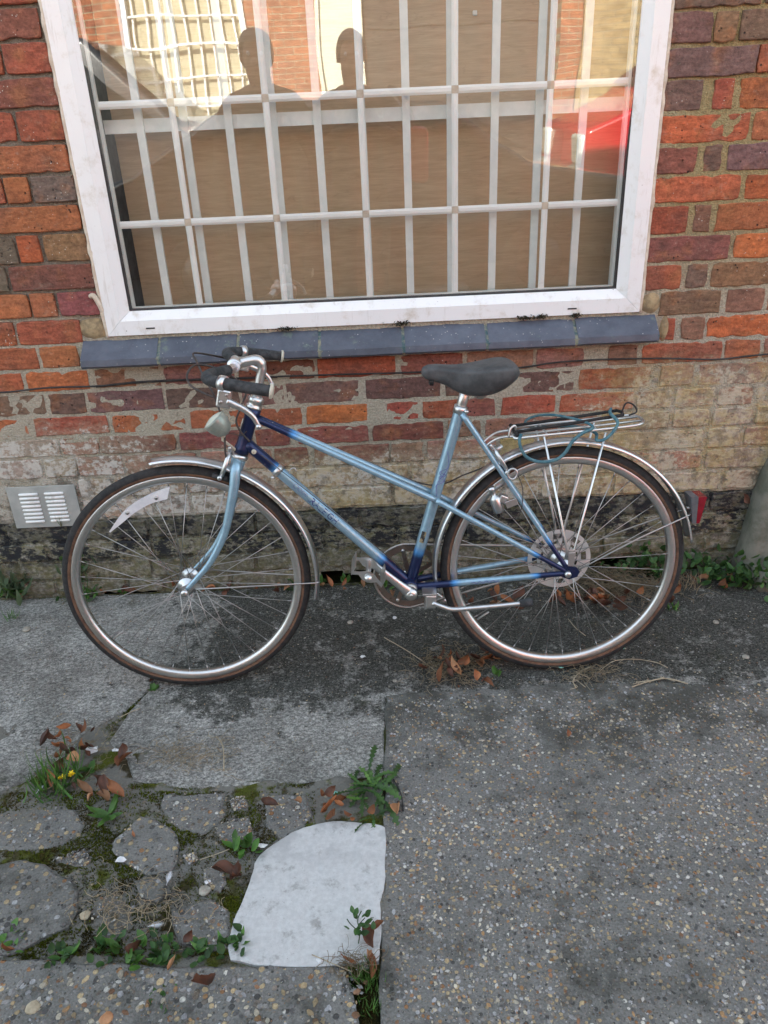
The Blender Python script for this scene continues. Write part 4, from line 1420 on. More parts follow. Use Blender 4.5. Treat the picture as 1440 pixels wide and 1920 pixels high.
# ---- wheels
def wheel(cu, cw, reflector, xf):
    C0 = K(cu, cw)
    R = .3265
    m = MB()
    # rim, box section
    m.lathe([(.3015, -.0120), (.2990, -.0130), (.2865, -.0120), (.2815, -.007), (.2805, 0), (.2815, .007), (.2865, .0120), (.2990, .0130), (.3015, .0120), (.298, .008), (.294, 0), (.298, -.008)], 96, C0, closed=True)
    whl = m.build('wheel', MT['chrome'], bike)
    m = MB()
    prof = []
    NS = 18
    for i in range(NS):
        a = 2 * pi * i / NS
        prof.append((.3115 + .0150 * cos(a), .0142 * sin(a)))
    b0 = len(m.v)
    m.lathe(prof, 96, C0, closed=True)
    # outer part black, cheeks tan
    for fi in range(len(m.f)):
        ring_i = fi // 96
        a = 2 * pi * (ring_i + .5) / NS
        m.m[fi] = 0 if cos(a) > -.30 else 1
    m.build('tyre', [MT['tread'], MT['gum']], whl)
    m = MB()
    m.lathe([(.001, -.050), (.006, -.050), (.006, -.040), (.011, -.039), (.013, -.032), (.024, -.031), (.024, -.0275), (.014, -.026), (.0115, -.015), (.0115, .015), (.014, .026), (.024, .0275), (.024, .031), (.013, .032), (.011, .039), (.006, .04), (.006, .05), (.001, .05)], 26, C0)
    m.build('hub', MT['alloy'], whl)
    m = MB()
    for s in (-1, 1):
        m.lathe([(.001, s * .062), (.0048, s * .062), (.0048, s * .05)], 10, C0)
        m.lathe([(.001, s * .076), (.0085, s * .076), (.0095, s * .070), (.0095, s * .066), (.001, s * .066)], 6 if cu > 0 else 14, C0)
    m.build('axle_nut', MT['chrome'], whl)
    kinds = []
    for s in (-1, 1):
        for d in (-1, 1):
            m = MB()
            a0 = -d * radians(62)
            p0 = Vector((.0215 * cos(a0), s * .0295, .0215 * sin(a0)))
            p1 = Vector((.2825, s * .003, 0))
            m.tube([p0, p1 - (p1 - p0).normalized() * .012], .00115, 5)
            m.tube([p1 - (p1 - p0).normalized() * .013, p1], .0019, 5)
            kinds.append(m.mesh('spoke', MT['spoke']))
    for i in range(36):
        k = [0, 2, 1, 3][i % 4]
        o = link('spoke', kinds[k], whl, loc=C0, rot=(0, -radians(10 * i + 3), 0))
        o.location = C0
    m = MB()
    a = radians(215)
    m.tube([C0 + Vector((cos(a) * .276, 0, sin(a) * .276)), C0 + Vector((cos(a) * .238, 0, sin(a) * .238))], .003, 8)
    m.build('valve', MT['dull'], whl)
    if reflector:
        outer = curve([K(-.710, .491), K(-.674, .534), K(-.640, .561), K(-.591, .585), K(-.540, .601)], 4)
        inner = curve([K(-.708, .488), K(-.672, .513), K(-.637, .538), K(-.595, .559), K(-.551, .569)], 4)
        m = MB()
        n = len(outer) - 1
        vs = []
        for i in range(n + 1):
            for q in (outer[i], inner[i]):
                for y in (-.016, -.006): vs.append(q + Vector((0, y + (.003 if q is inner[i] or i == 0 else 0), 0)))
        fs = []
        for i in range(n):
            b = i * 4; c = b + 4
            fs += [(b, b + 2, c + 2, c), (b + 1, c + 1, c + 3, b + 3), (b, c, c + 1, b + 1), (b + 2, b + 3, c + 3, c + 2)]
        fs += [(0, 1, 3, 2), (n * 4, n * 4 + 2, n * 4 + 3, n * 4 + 1)]
        m.add(vs, fs, smooth=False)
        rf = m.build('reflector', MT['whitepl'], whl)
        for u, w_ in ((-.655, .540), (-.577, .575)):
            m = MB(); m.lathe([(.001, -.0185), (.0045, -.0185), (.005, -.015)], 10, K(u, w_)); m.build('reflector_clip', MT['dull'], whl)
    return whl


rear = wheel(.470, .327, False, None)
front = wheel(-.532, .327, True, steer)
# the front wheel is turned a few degrees with the fork
Ms = Matrix.Translation(HB) @ Matrix.Rotation(radians(4), 4, AX) @ Matrix.Translation(-HB)
front.matrix_local = Ms

# spoke protector behind the rear spokes
C0 = K(.470, .327)
m = MB()
n = 72
yy = .030
holes = [(2 * pi * k / 8 + .2, .068) for k in range(8)]
bm = bmesh.new()
rings = [.034, .046, .052, .056, .060, .070, .074, .080, .086]
vs = [[bm.verts.new((C0.x + cos(2 * pi * k / n) * q, yy + (.002 if q in (.052, .056) else 0), C0.z + sin(2 * pi * k / n) * q)) for k in range(n)] for q in rings]
for i in range(len(rings) - 1):
    for k in range(n):
        frac = ((k + 3) % 9)
        if i == 4 or i == 5:
            if 2 <= frac <= 5: continue
        if i == 1 and (k % 6) in (1, 2, 3): continue
        bm.faces.new((vs[i][k], vs[i][(k + 1) % n], vs[i + 1][(k + 1) % n], vs[i + 1][k]))
bmesh.ops.solidify(bm, geom=bm.faces[:], thickness=.0018)
me = bpy.data.meshes.new('spoke_protector'); bm.to_mesh(me); bm.free(); me.materials.append(MT['disc'])
link('spoke_protector', me, rear)
m = MB(); m.lathe([(.001, .034), (.030, .034), (.036, .038), (.034, .043), (.028, .046), (.024, .052), (.001, .052)], 30, C0); m.build('freewheel', MT['dull'], rear)

# ---- fork
m = MB()
m.lathe([(.001, 0), (.0195, 0), (.0215, .004), (.0215, .010), (.018, .014), (.001, .014)], 20, HB - AX * .016, AX)
m.build('headset_race', MT['chrome'], bike)
m = MB()
m.lathe([(.001, 0), (.020, 0), (.021, .005), (.018, .008), (.0175, .016), (.0195, .018), (.0195, .026), (.015, .030), (.001, .030)], 8, HT, AX)
m.build('headset_nut', MT['chrome'], bike)
m = MB()
cp = HB - AX * .016
for s in (1, -1):
    path = curve([cp + K(-.004, -.004, s * .010), cp + K(-.008, -.018, s * .030), K(-.376, .600, s * .040), K(-.396, .530, s * .044), K(-.418, .468, s * .047), K(-.458, .402, s * .050), K(-.500, .357, s * .052), K(-.528, .330, s * .053)], 6)
    path = [steer(p) for p in path]
    N = len(path)
    m.tube(path, [lerp(.0135, .0068, min(1, max(0, (i - 8) / (N - 14)))) for i in range(N)], 14, att=[.0001] * N, flat=.85)
m.tube([steer(cp + K(0, .002)), steer(cp - AX * .030)], [.0185, .0165], 16, att=[.0001, .0001])
m.build('fork', MT['paint'], bike)
for s in (1, -1):
    m = MB()
    m.prism([(-.545, .335), (-.540, .318), (-.525, .315), (-.512, .330), (-.498, .326), (-.488, .330), (-.490, .340), (-.505, .345), (-.520, .345)], -s * .051, -s * .0555, 'y')
    m.v = [tuple(steer(p)) for p in m.v]
    m.build('fork_end', MT['alloy'], bike)


# ---- mudguards
def guard(pts, xf, name='mudguard'):
    m = MB()
    path = [xf(p) for p in curve([K(a, b) for a, b in pts], 6)]
    N = len(path)
    wd, dp = .0245, .009
    sec = [(-1, -1.05), (-.85, -.35), (-.45, .0), (0, .12), (.45, .0), (.85, -.35), (1, -1.05)]
    vs = []
    for i, p in enumerate(path):
        t_ = (path[min(i + 1, N - 1)] - path[max(i - 1, 0)]).normalized()
        lat = Vector((0, 1, 0)); lat = (lat - t_ * lat.dot(t_)).normalized()
        nrm = t_.cross(lat)
        if nrm.dot(p - CEN) < 0: nrm = -nrm
        for a, b in sec:
            vs.append(p + lat * a * wd + nrm * b * dp)
    S = len(sec)
    fs = [(i * S + k, i * S + k + 1, (i + 1) * S + k + 1, (i + 1) * S + k) for i in range(N - 1) for k in range(S - 1)]
    m.add(vs, fs)
    o = m.build(name, MT['guard'], bike)
    md = o.modifiers.new('thick', 'SOLIDIFY'); md.thickness = .0012
    return o


def arc(cu, cw, r, a0, a1, n):
    return [(cu + r * cos(radians(lerp(a0, a1, i / n))), cw + r * sin(radians(lerp(a0, a1, i / n)))) for i in range(n + 1)]


CEN = K(-.532, .327)
fg = guard(arc(-.532, .327, .349, 98, -13, 16), steer)
CEN = K(.470, .327)
rg = guard(arc(.470, .327, .347, 190, 9, 22), lambda p: p)
for (cu, a, parent, xf) in ((-.532, -4, fg, steer), (.470, 22, rg, lambda p: p)):
    for s in (1, -1):
        m = MB()
        e = K(cu + .345 * cos(radians(a)), .327 + .345 * sin(radians(a)), s * .021)
        m.tube([xf(K(cu + .028, .333 - (.0 if cu > 0 else .002), s * .060)), xf(lerp(K(cu, .33, s * .058), e, .6)), xf(e), xf(e + K(.006, .002, -s * .004))], .0022, 6)
        m.build('stay', MT['spoke'], parent)
# rear lamp on the guard
m = MB()
def wedge(m, u0, u1, w0, w1, t0, t1, lean=.0):
    P = [K(u0[0], w0, t0), K(u1[0], w0, t0), K(u1[1], w1, t1), K(u0[1], w1, t1), K(u0[0], w0, -t0), K(u1[0], w0, -t0), K(u1[1], w1, -t1), K(u0[1], w1, -t1)]
    m.add(P, [(0, 1, 2, 3), (4, 7, 6, 5), (0, 4, 5, 1), (3, 2, 6, 7), (0, 3, 7, 4), (1, 5, 6, 2)], smooth=False)
wedge(m, (.806, .792), (.816, .810), .430, .508, .014, .026)
rl = m.build('rear_lamp', MT['greylens'], bike)
m = MB(); wedge(m, (.8165, .8105), (.825, .832), .430, .507, .0135, .0255); m.build('red_lens', MT['redlens'], rl)
for w_ in (.445, .468, .490):
    m = MB(); wedge(m, (.822, .822), (.8268 + (w_ - .445) * .09, .8268 + (w_ - .445) * .09), w_, w_ + .002, .016, .016); m.build('lens_rib', MT['redlens'], rl)
m = MB(); m.tube([K(.792, .47), K(.808, .468)], .004, 8); m.build('lamp_stud', MT['dull'], rl)

# ---- stem and handlebar
m = MB()
qt = K(-.276, .898)
q0 = HT + AX * .026
m.tube([steer(p) for p in curve([q0, lerp(q0, qt, .6), lerp(q0, qt, .86), qt + K(-.010, .006), K(-.305, .905), K(-.328, .901)], 5)], [.0112] * 12 + [.0125] * 8 + [.012] * 6, 14)
m.lathe([(.001, -.022), (.0155, -.022), (.0172, -.018), (.0172, .018), (.0155, .022), (.001, .022)], 20, steer(K(-.343, .898)))
m.build('stem', MT['alloy'], bike)
hb = []
for s in (1, -1):
    q = 0 if s > 0 else .018
    hb.append([K(-.343, .898, 0), K(-.345, .898, s * .045), K(-.356, .902 - q * .4, s * .095), K(-.376, .908 - q * .7, s * .150), K(-.384, .910 - q * .9, s * .190), K(-.374, .909 - q, s * .222), K(-.345, .904 - q, s * .240), K(-.300, .895 - q, s * .248), K(-.245, .884 - q, s * .253)])
path = [steer(p) for p in curve(list(reversed(hb[1])) + hb[0][1:], 6)]
m = MB(); m.tube(path, .0108, 12)
bar = m.build('handlebar', MT['alloy'], bike)
for k, s in enumerate((1, -1)):
    pp = [steer(p) for p in curve(hb[k], 8)]
    sub = pp[14:]
    m = MB(); m.tube(sub, .0130, 14); m.build('grip', MT['foam'], bar)
    m = MB(); d = (sub[-1] - sub[-2]).normalized(); m.lathe([(.001, .006), (.012, .006), (.0165, .003), (.0165, -.001), (.010, -.001)], 16, sub[-1], d); m.build('end_plug', MT['cream'], bar)
# price tag and tape scraps round the stem
m = MB(); m.tube([steer(K(-.340, .899, .028)), steer(K(-.340, .899, .040))], .0122, 14); m.build('tape_band', MT['whitepl'], bar)
# brake levers
for s in (1, -1):
    e = K(-.352, .906 - (0 if s > 0 else .018), s * .236)
    rot = Matrix.Rotation(radians(14), 3, 'Y')
    m = MB()
    m.box(steer(e + K(.006, -.034, s * .006)), (.030, .016, .040), rot, bev=.004)
    m.tube([steer(e + K(.000, -.016, s * .004)), steer(e + K(.006, -.004, s * .002))], .009, 10)
    lv = m.build('brake_lever', MT['alloy'], bike)
    m = MB()
    lp = curve([e + K(.012, -.040, s * .010), e + K(.028, -.048, s * .012), e + K(.048, -.060, s * .014), e + K(.064, -.076, s * .016), e + K(.074, -.098, s * .016)], 6)
    m.tube([steer(p) for p in lp], [lerp(.0090, .0050, i / (len(lp) - 1)) for i in range(len(lp))], 10, flat=.65)
    m.lathe([(.001, -.006), (.005, -.005), (.0068, 0), (.005, .005), (.001, .006)], 12, steer(lp[-1]))
    m.build('lever_blade', MT['alloy'], lv)
    m = MB(); m.lathe([(.001, -.002), (.0042, -.002), (.0042, 0)], 12, steer(e + K(.000, -.040, s * .006)) + Vector((0, -s * .0085, 0))); m.lathe([(.001, -.002), (.0035, -.002), (.0035, 0)], 10, steer(e + K(.014, -.026, s * .006)) + Vector((0, -s * .0085, 0))); m.build('pivot_screw', MT['dull'], lv)
    hh = hb[0 if s > 0 else 1]
    m = MB(); m.tube([steer(hh[6] + K(-.006, .001, -s * .003)), steer(hh[6] + K(.006, -.001, s * .003))], .0168, 14); m.build('lever_clamp', MT['alloy'], lv)
# cables
MT['bcable'] = mat_simple('brake_cable', (.035, .03, .028), (.07, .055, .05), 50, .6)
cabs = [
    [K(-.372, .866, -.242), K(-.395, .880, -.20), K(-.428, .905, -.12), K(-.452, .921, -.05), K(-.440, .905, -.02), K(-.420, .870, .01), K(-.400, .838, .03), K(-.388, .79, .03), K(-.382, .752, .03), K(-.386, .70, .03), K(-.387, .672, .028)],
    [K(-.352, .868, .240), K(-.372, .876, .235), K(-.409, .889, .20), K(-.425, .905, .15), K(-.415, .915, .09), K(-.375, .895, .045), K(-.335, .862, .03), K(-.318, .838, .03), K(-.338, .795, .03), K(-.351, .763, .03), K(-.342, .734, .028), K(-.325, .708, .020)],
]
for c in cabs:
    m = MB(); m.tube(curve(c, 8), .0026, 6); m.build('brake_cable', MT['bcable'], bike)
m = MB(); m.tube(curve([K(-.30, .672, .019), K(-.10, .482, .018), K(.05, .335, .020)], 6), .0011, 5); m.build('gear_cable', MT['bcable'], bike)
m = MB(); m.tube(curve([K(-.29, .752, -.008 + .0), K(-.05, .636, -.02), K(.12, .556, -.03), K(.22, .58, -.035), K(.30, .615, -.02)], 8), .0020, 6); m.build('brake_cable', MT['bcable'], bike)
m = MB(); m.tube(curve([K(-.385, .705, .015), K(-.395, .722, .012), K(-.372, .730, .018), K(-.345, .725, .019), K(-.33, .735, .018)], 6), .0011, 5); m.build('lamp_wire', MT['bcable'], bike)
# headlamp
a0 = K(-.405, .770, .03)
dr = K(-.62, .78, .10).normalized()
m = MB(); m.lathe([(.001, -.046), (.010, -.044), (.022, -.035), (.029, -.016), (.0310, 0), (.0310, .004), (.028, .005)], 26, steer(a0), dr)
lamp = m.build('headlamp', MT['lamp'], bike)
m = MB(); m.lathe([(.028, .004), (.022, .007), (.011, .010), (.001, .011)], 26, steer(a0), dr); m.build('lens', MT['lens'], lamp)
m = MB(); p0 = steer(a0 - dr * .04 + K(-.008, -.008))
m.tube([p0, steer(K(-.392, .718, .022)), steer(K(-.368, .690, .012)), steer(K(-.358, .668, .004))], .0042, 8, flat=.5)
m.lathe([(.001, -.008), (.006, -.008), (.006, .008), (.001, .008)], 10, p0)
m.build('lamp_bracket', MT['cream'], lamp)


# ---- caliper brakes
def caliper(c, xf, s_len, ang):
    m = MB()
    R_ = Matrix.Rotation(ang, 3, 'Y')
    f = lambda a, b, t_: xf(c + R_ @ Vector((a, -t_, b)))
    for s in (1, -1):
        m.tube(curve([f(0, .022, 0), f(-.002, .030, s * .012), f(-.004, .022, s * .026), f(-.006, -.002, s * .034), f(-.010, -.030, s * .027)], 5), [.0062] * 20 + [.005], 8, flat=.6)
    m.tube([f(-.012, .022, 0), f(.018, .022, 0)], .0055, 8)
    m.tube(curve([f(-.003, .028, .012), f(-.004, .050, .022)], 3), .0045, 8)
    o = m.build('caliper_brake', MT['alloy'], bike)
    for s in (1, -1):
        m = MB(); m.box(f(-.012, -.034, s * .021), (.040, .009, .010), R_, bev=.002); m.build('brake_shoe', MT['foam'], o)
        m = MB(); m.lathe([(.001, -.008), (.0055, -.008), (.0065, -.003), (.0065, .0)], 10, f(-.012, -.033, s * .030), (0, s, 0)); m.build('shoe_bolt', MT['chrome'], o)


caliper(K(-.388, .650), steer, .06, radians(18))
caliper(K(.305, .634), lambda p: p, .06, radians(-36))
# barrel adjuster and cable loop at the rear brake
m = MB(); q = K(.326, .600, .045)
m.tube([q + K(.012 * cos(a), .014 * sin(a)) for a in [2 * pi * i / 14 for i in range(14)]], .0030, 7, closed=True); m.build('brake_link', MT['alloy'], bike)

# ---- saddle
m = MB()
secs = [(.106, .866, .850, .018), (.118, .874, .838, .022), (.140, .876, .832, .025), (.165, .872, .824, .031), (.190, .870, .806, .042), (.215, .870, .796, .056), (.245, .872, .792, .070), (.275, .876, .796, .080), (.300, .879, .806, .084), (.322, .878, .822, .078), (.336, .870, .836, .062), (.342, .859, .846, .038)]
N = 20
vs = []
for (u, zt, zb, hw) in secs:
    for k in range(N):
        a = 2 * pi * k / N
        ca, sa = cos(a), sin(a)
        zc = zt - .012
        yy_ = hw * (abs(ca) ** .75) * (1 if ca > 0 else -1)
        zz = zc + .012 * sa if sa > 0 else zc + (zc - zb) * (-(abs(sa) ** .8))
        if sa < 0 and abs(ca) < .8: zz = zz
        vs.append(K(u, zz, yy_))
fs = []
for i in range(len(secs) - 1):
    for k in range(N):
        fs.append((i * N + k, i * N + (k + 1) % N, (i + 1) * N + (k + 1) % N, (i + 1) * N + k))
fs += [tuple(range(N)), tuple((len(secs) - 1) * N + k for k in range(N))]
m.add(vs, fs)
sad = m.build('saddle', MT['vinyl'], bike)
md = sad.modifiers.new('soft', 'SUBSURF'); md.levels = 1; md.render_levels = 2
m = MB()
for u in (.128, .133): m.tube([K(u, .838, .020), K(u, .828, .014), K(u, .828, -.014), K(u, .838, -.020)], .003, 6)
m.build('nose_clip', MT['tread'], sad)
m = MB(); m.lathe([(.001, -.012), (.016, -.012), (.019, -.008), (.019, .008), (.016, .012), (.001, .012)], 16, K(.250, .804)); m.tube([K(.216, .812, .02), K(.216, .812, -.02)], .009, 10); m.build('saddle_clamp', MT['dull'], sad)
m = MB(); a = MT['stick']; q = K(.262, .848, .0705); m.add([q + K(-.005, -.004, 0), q + K(.001, .005, .001), q + K(.004, -.002, .0015), q + K(.0, -.001, .0012)], [(0, 1, 3), (1, 2, 3)]); m.build('torn_patch', MT['gum'], sad)
m = MB(); m.tube([lerp(BB, ST1, .93), ST1 + SD * .040, ST1 + SD * .044, ST1 + SD * .062], [.0128, .0128, .0095, .0095], 16); m.build('seat_post', MT['chrome'], bike)

# ---- cranks, pedals, chainring
CRD = (K(-.042, .392) - K(.057, .294)).normalized()
for s in (1, -1):
    d = CRD * s
    c0 = BB + K(0, 0, s * .062)
    c1 = c0 + d * .150 + K(0, 0, s * .012)
    m = MB()
    segs = 10
    m.tube([lerp(c0, c1, i / segs) for i in range(segs + 1)], [.0155, .0150, .0125, .0115, .0108, .0104, .0100, .0098, .0096, .0100, .0110], 10, flat=.62)
    m.lathe([(.001, -.010 * s), (.010, -.010 * s), (.0165, -.008 * s), (.0165, .008 * s), (.001, .008 * s)], 22, c0)
    ck = m.build('crank', MT['alloy'], bike)
    m = MB(); m.lathe([(.001, -s * .0115), (.0105, -s * .0115), (.0125, -s * .009)], 18, c0); m.lathe([(.001, -s * .013), (.004, -s * .013), (.0045, -s * .011)], 12, c0); m.build('dust_cap', MT['chrome'], ck)
    # pedal
    pc = c1 + K(0, 0, s * .052)
    RP = Matrix.Rotation(radians(28), 3, 'Y')
    m = MB()
    f = lambda a, b, t_: pc + RP @ Vector((a, -t_ * s, b))
    m.tube([f(0, 0, -.05), f(0, 0, .044)], [.008, .0055], 10)
    for e in (-.044, .040):
        prof = [(-.038, -.011), (-.024, -.005), (-.011, -.013), (.0, -.015), (.011, -.013), (.024, -.005), (.038, -.011), (.038, -.002), (.024, .003), (.011, .011), (.0, .013), (-.011, .011), (-.024, .003), (-.038, -.002)]
        n = len(prof)
        vs = [f(a, b, e) for a, b in prof] + [f(a, b, e + .003) for a, b in prof]
        m.add(vs, [tuple(range(n))[::-1], tuple(range(n, 2 * n))] + [(i, (i + 1) % n, n + (i + 1) % n, n + i) for i in range(n)], smooth=False)
    pd = m.build('pedal', MT['chrome'], bike)
    for a in (-.039, .039):
        m = MB()
        vs = []
        for t_ in (-.046, .045):
            for b in (-.012, .0, .013): vs.append(f(a, b, t_))
            for b in (.013, .0, -.012): vs.append(f(a + (.0022 if a > 0 else -.0022), b, t_))
        m.add(vs, [(i, (i + 1) % 6, 6 + (i + 1) % 6, 6 + i) for i in range(6)] + [tuple(range(6)), tuple(range(6, 12))], smooth=False)
        m.build('pedal_plate', MT['chrome'], pd)
    m = MB(); m.lathe([(.001, -s * .014), (.007, -s * .013), (.0105, -s * .008), (.011, 0)], 14, f(0, 0, .046)); m.build('pedal_cap', MT['chrome'], pd)
# chainring on the far side
CR = BB + K(0, 0, -.046)
bm = bmesh.new()
n = 92
rin, rout = .0760, .0960
A = [bm.verts.new(CR + Vector((cos(2 * pi * k / n) * rin, 0, sin(2 * pi * k / n) * rin))) for k in range(n)]
B_ = [bm.verts.new(CR + Vector((cos(2 * pi * k / n) * (rout if k % 2 else rout - .005), 0, sin(2 * pi * k / n) * (rout if k % 2 else rout - .005)))) for k in range(n)]
for k in range(n): bm.faces.new((A[k], A[(k + 1) % n], B_[(k + 1) % n], B_[k]))
for k in range(5):
    a = 2 * pi * k / 5 + .5
    q = [bm.verts.new(CR + Vector((cos(a + e) * r_, 0, sin(a + e) * r_))) for r_, e in ((.014, -.5), (.014, .5), (.078, .075), (.078, -.075))]
    bm.faces.new(q)
bmesh.ops.solidify(bm, geom=bm.faces[:], thickness=.003)
me = bpy.data.meshes.new('chainring'); bm.to_mesh(me); bm.free(); me.materials.append(MT['ring'])
cring = link('chainring', me, bike)
for k in range(5):
    a = 2 * pi * k / 5 + .5
    m = MB(); m.lathe([(.001, -.005), (.004, -.005), (.005, -.002), (.005, .002)], 10, CR + Vector((cos(a) * .079, 0, sin(a) * .079))); m.build('ring_bolt', MT['chrome'], cring)
# chain
pts = []
rc, rf = .0965, .031
F0 = K(.470, .327, -.046)
for i in range(40):
    a = radians(lerp(96, 272, i / 39)); pts.append(CR + Vector((cos(a) * rc, 0, sin(a) * rc)))
for i in range(1, 20): pts.append(lerp(CR + Vector((cos(radians(272)) * rc, 0, sin(radians(272)) * rc)), F0 + Vector((.0, 0, -rf)), i / 20))
for i in range(16):
    a = radians(lerp(-90, 98, i / 15)); pts.append(F0 + Vector((cos(a) * rf, 0, sin(a) * rf)))
e = pts[-1]
for i in range(1, 20): pts.append(lerp(e, pts[0], i / 20))
m = MB(); m.tube(pts, [.0042 if i % 2 else .0034 for i in range(len(pts))], 6, closed=True, flat=.8, up=(0, 1, 0)); m.build('chain', MT['dull'], bike)

# ---- kickstand, folded up
m = MB()
m.box(K(.112, .266, .055), (.030, .036, .040), Matrix.Rotation(radians(4), 3, 'Y'), bev=.005)
m.box(K(.110, .288, .050), (.038, .050, .006), bev=.001)
ks = m.build('kickstand', MT['alloy'], bike)
m = MB(); m.tube(curve([K(.116, .262, .070), K(.140, .253, .074), K(.170, .243, .075), K(.230, .246, .077), K(.300, .250, .078), K(.350, .254, .079)], 5), .0066, 10); m.build('stand_leg', MT['alloy'], ks)
m = MB(); m.tube([K(.344, .2535, .079), K(.352, .254, .079), K(.372, .256, .079), K(.378, .256, .079)], [.008, .0105, .0115, .008], 12); m.build('rubber_foot', MT['foam'], ks)

# ---- carrier rack
m = MB()
T = .052
m.tube(curve([K(.330, .693, T), K(.40, .698, T), K(.52, .705, T), K(.61, .711, T), K(.640, .714, T - .008), K(.652, .716, T - .028), K(.654, .716, 0), K(.652, .716, -T + .028), K(.640, .714, -T + .008), K(.61, .711, -T), K(.52, .705, -T), K(.40, .698, -T), K(.330, .693, -T)], 5), .0036, 8)
m.tube([K(.330, .693, T), K(.330, .693, -T)], .0036, 8)
rack = m.build('carrier_rack', MT['chrome'], bike)
for t_ in (.020, -.020):
    m = MB(); m.tube([K(.331, .694, t_), K(.651, .716, t_)], .0030, 8); m.build('rack_rod', MT['chrome'], rack)
for u in (.41, .53):
    m = MB(); m.tube([K(u, .698 + (u - .41) * .06, T), K(u, .698 + (u - .41) * .06, -T)], .0026, 8); m.build('rack_rod', MT['chrome'], rack)
for s in (1, -1):
    for a, b in ((.400, .468), (.552, .486)):
        m = MB(); m.tube([K(a, .698, s * T), K(b, .392, s * .062), K(b - .004 if a < .5 else b - .008, .372, s * .064)], .0030, 8); m.build('rack_leg', MT['chrome'], rack)
    m = MB(); m.tube(curve([K(.331, .693, s * .03), K(.298, .690, s * .026), K(.276, .679, s * .022), K(.258, .664, s * .018)], 5), .0032, 8); m.build('rack_arm', MT['chrome'], rack)
    m = MB(); m.box(K(.478, .372, s * .066), (.016, .004, .046), bev=.001); m.box(K(.478, .384, s * .068), (.020, .003, .006)); m.build('rack_foot', MT['alloy'], rack)
# sprung clip on the rack
m = MB()
for t_ in (.030, -.030):
    m.tube([K(.338, .704, t_), K(.47, .718, t_ * .9), K(.600, .733, t_ * .8)], .0042, 8)
m.tube([K(.600, .733, .024), K(.606, .734, 0), K(.600, .733, -.024)], .004, 8)
m.tube(curve([K(.600, .733, .012), K(.612, .758, .006), K(.632, .752, .004), K(.640, .735, .006), K(.62, .728, .010)], 4), .0022, 6)
m.tube([K(.336, .700, .045), K(.336, .702, -.045)], .0055, 8)
m.build('spring_clip', MT['tread'], rack)
m = MB(); m.tube(curve([K(.318, .690, .030), K(.322, .712, .028), K(.334, .718, .022), K(.338, .702, .02)], 4), .003, 7); m.build('rack_bolt', MT['chrome'], rack)

# ---- dynamo on the left seat stay
m = MB()
dc = K(.288, .522, .028); dv = K(-.30, .9, 0).normalized()
m.lathe([(.001, -.030), (.011, -.030), (.0145, -.025), (.0145, .010), (.012, .015), (.006, .018), (.006, .030), (.009, .031), (.009, .042), (.001, .043)], 18, dc, dv)
dyn = m.build('dynamo', MT['alloy'], bike)
m = MB(); m.box(K(.306, .530, .028), (.022, .022, .020), Matrix.Rotation(radians(25), 3, 'Y'), bev=.003); m.box(K(.325, .522, .045), (.030, .003, .018), Matrix.Rotation(radians(-20), 3, 'Y'), bev=.0008); m.build('dynamo_bracket', MT['alloy'], dyn)
m = MB(); m.tube(curve([K(.296, .498, .03), K(.305, .480, .035), K(.335, .480, .04), K(.350, .505, .045), K(.352, .56, .045), K(.338, .60, .04)], 6), .0013, 5); m.build('lamp_wire', MT['bcable'], dyn)

# ---- elastic cord wound round the rack: a thing of its own
bikeM = Matrix.Translation((0, -.515, 0)) @ Matrix.Rotation(-LEAN, 4, 'X')
cord = [K(.345, .703, .050), K(.338, .690, .062), K(.345, .665, .064), K(.362, .644, .062), K(.395, .633, .061), K(.430, .637, .061), K(.452, .655, .062), K(.468, .682, .063), K(.492, .700, .058), K(.52, .712, .050), K(.50, .722, .02), K(.44, .730, -.02), K(.40, .722, -.05), K(.375, .706, -.058), K(.40, .692, -.056), K(.50, .690, -.05), K(.535, .690, .02), K(.528, .682, .060), K(.545, .684, .065), K(.565, .700, .063), K(.580, .722, .052), K(.570, .738, .02), K(.58, .742, -.01)]
m = MB(); m.tube([bikeM @ p for p in curve(cord, 6)], .0042, 8, flat=.8)
o = m.build('elastic_cord', MT['teal_cord'])
tag(o, 'teal elastic cord wound loosely round the bicycle rear rack', 'cord')

# ------------------------------------------------------------------ plants, leaves and litter
def mat_leaf(name, c1, c2, trans=.25, rough=.55, scale=30):
    t = NT(name)
    p = t.obj()
    r = t.n('ShaderNodeObjectInfo').outputs['Random']
    n = t.noise(p, scale, 4, .6)
    c = t.mix(t.ramp(n, .35, .65), c1, c2)
    c = scaled(t, c, t.ramp(r, 0, 1, .65, 1.3))
    b = t.n('ShaderNodeBsdfPrincipled', {'Base Color': c, 'Roughness': rough})
    tl = t.n('ShaderNodeBsdfTranslucent', {'Color': c})
    mx = t.n('ShaderNodeMixShader', {0: trans, 1: b.outputs[0], 2: tl.outputs[0]})
    t.t.links.new(mx.outputs[0], t.out.inputs[0])
    return t.m


MT['green'] = mat_leaf('green_leaf', (.055, .145, .025), (.10, .21, .04))
MT['dgreen'] = mat_leaf('dark_green_leaf', (.034, .095, .024), (.07, .14, .036))
MT['ggreen'] = mat_leaf('grey_green_leaf', (.075, .115, .055), (.12, .16, .085))
MT['dead'] = mat_leaf('dead_leaf', (.22, .075, .028), (.34, .13, .05), .12, .65, 45)
MT['dead2'] = mat_leaf('pale_dead_leaf', (.32, .15, .07), (.42, .22, .11), .12, .65, 45)
MT['dead3'] = mat_leaf('dark_dead_leaf', (.070, .028, .016), (.13, .050, .026), .1, .6, 45)
MT['yellow'] = mat_leaf('petal', (.70, .50, .01), (.78, .60, .03), .2)
MT['straw'] = mat_leaf('dry_grass', (.26, .20, .12), (.36, .29, .19), .15, .8)
MT['root'] = mat_simple('pale_root', (.34, .28, .19), (.46, .39, .28), 50, .85)
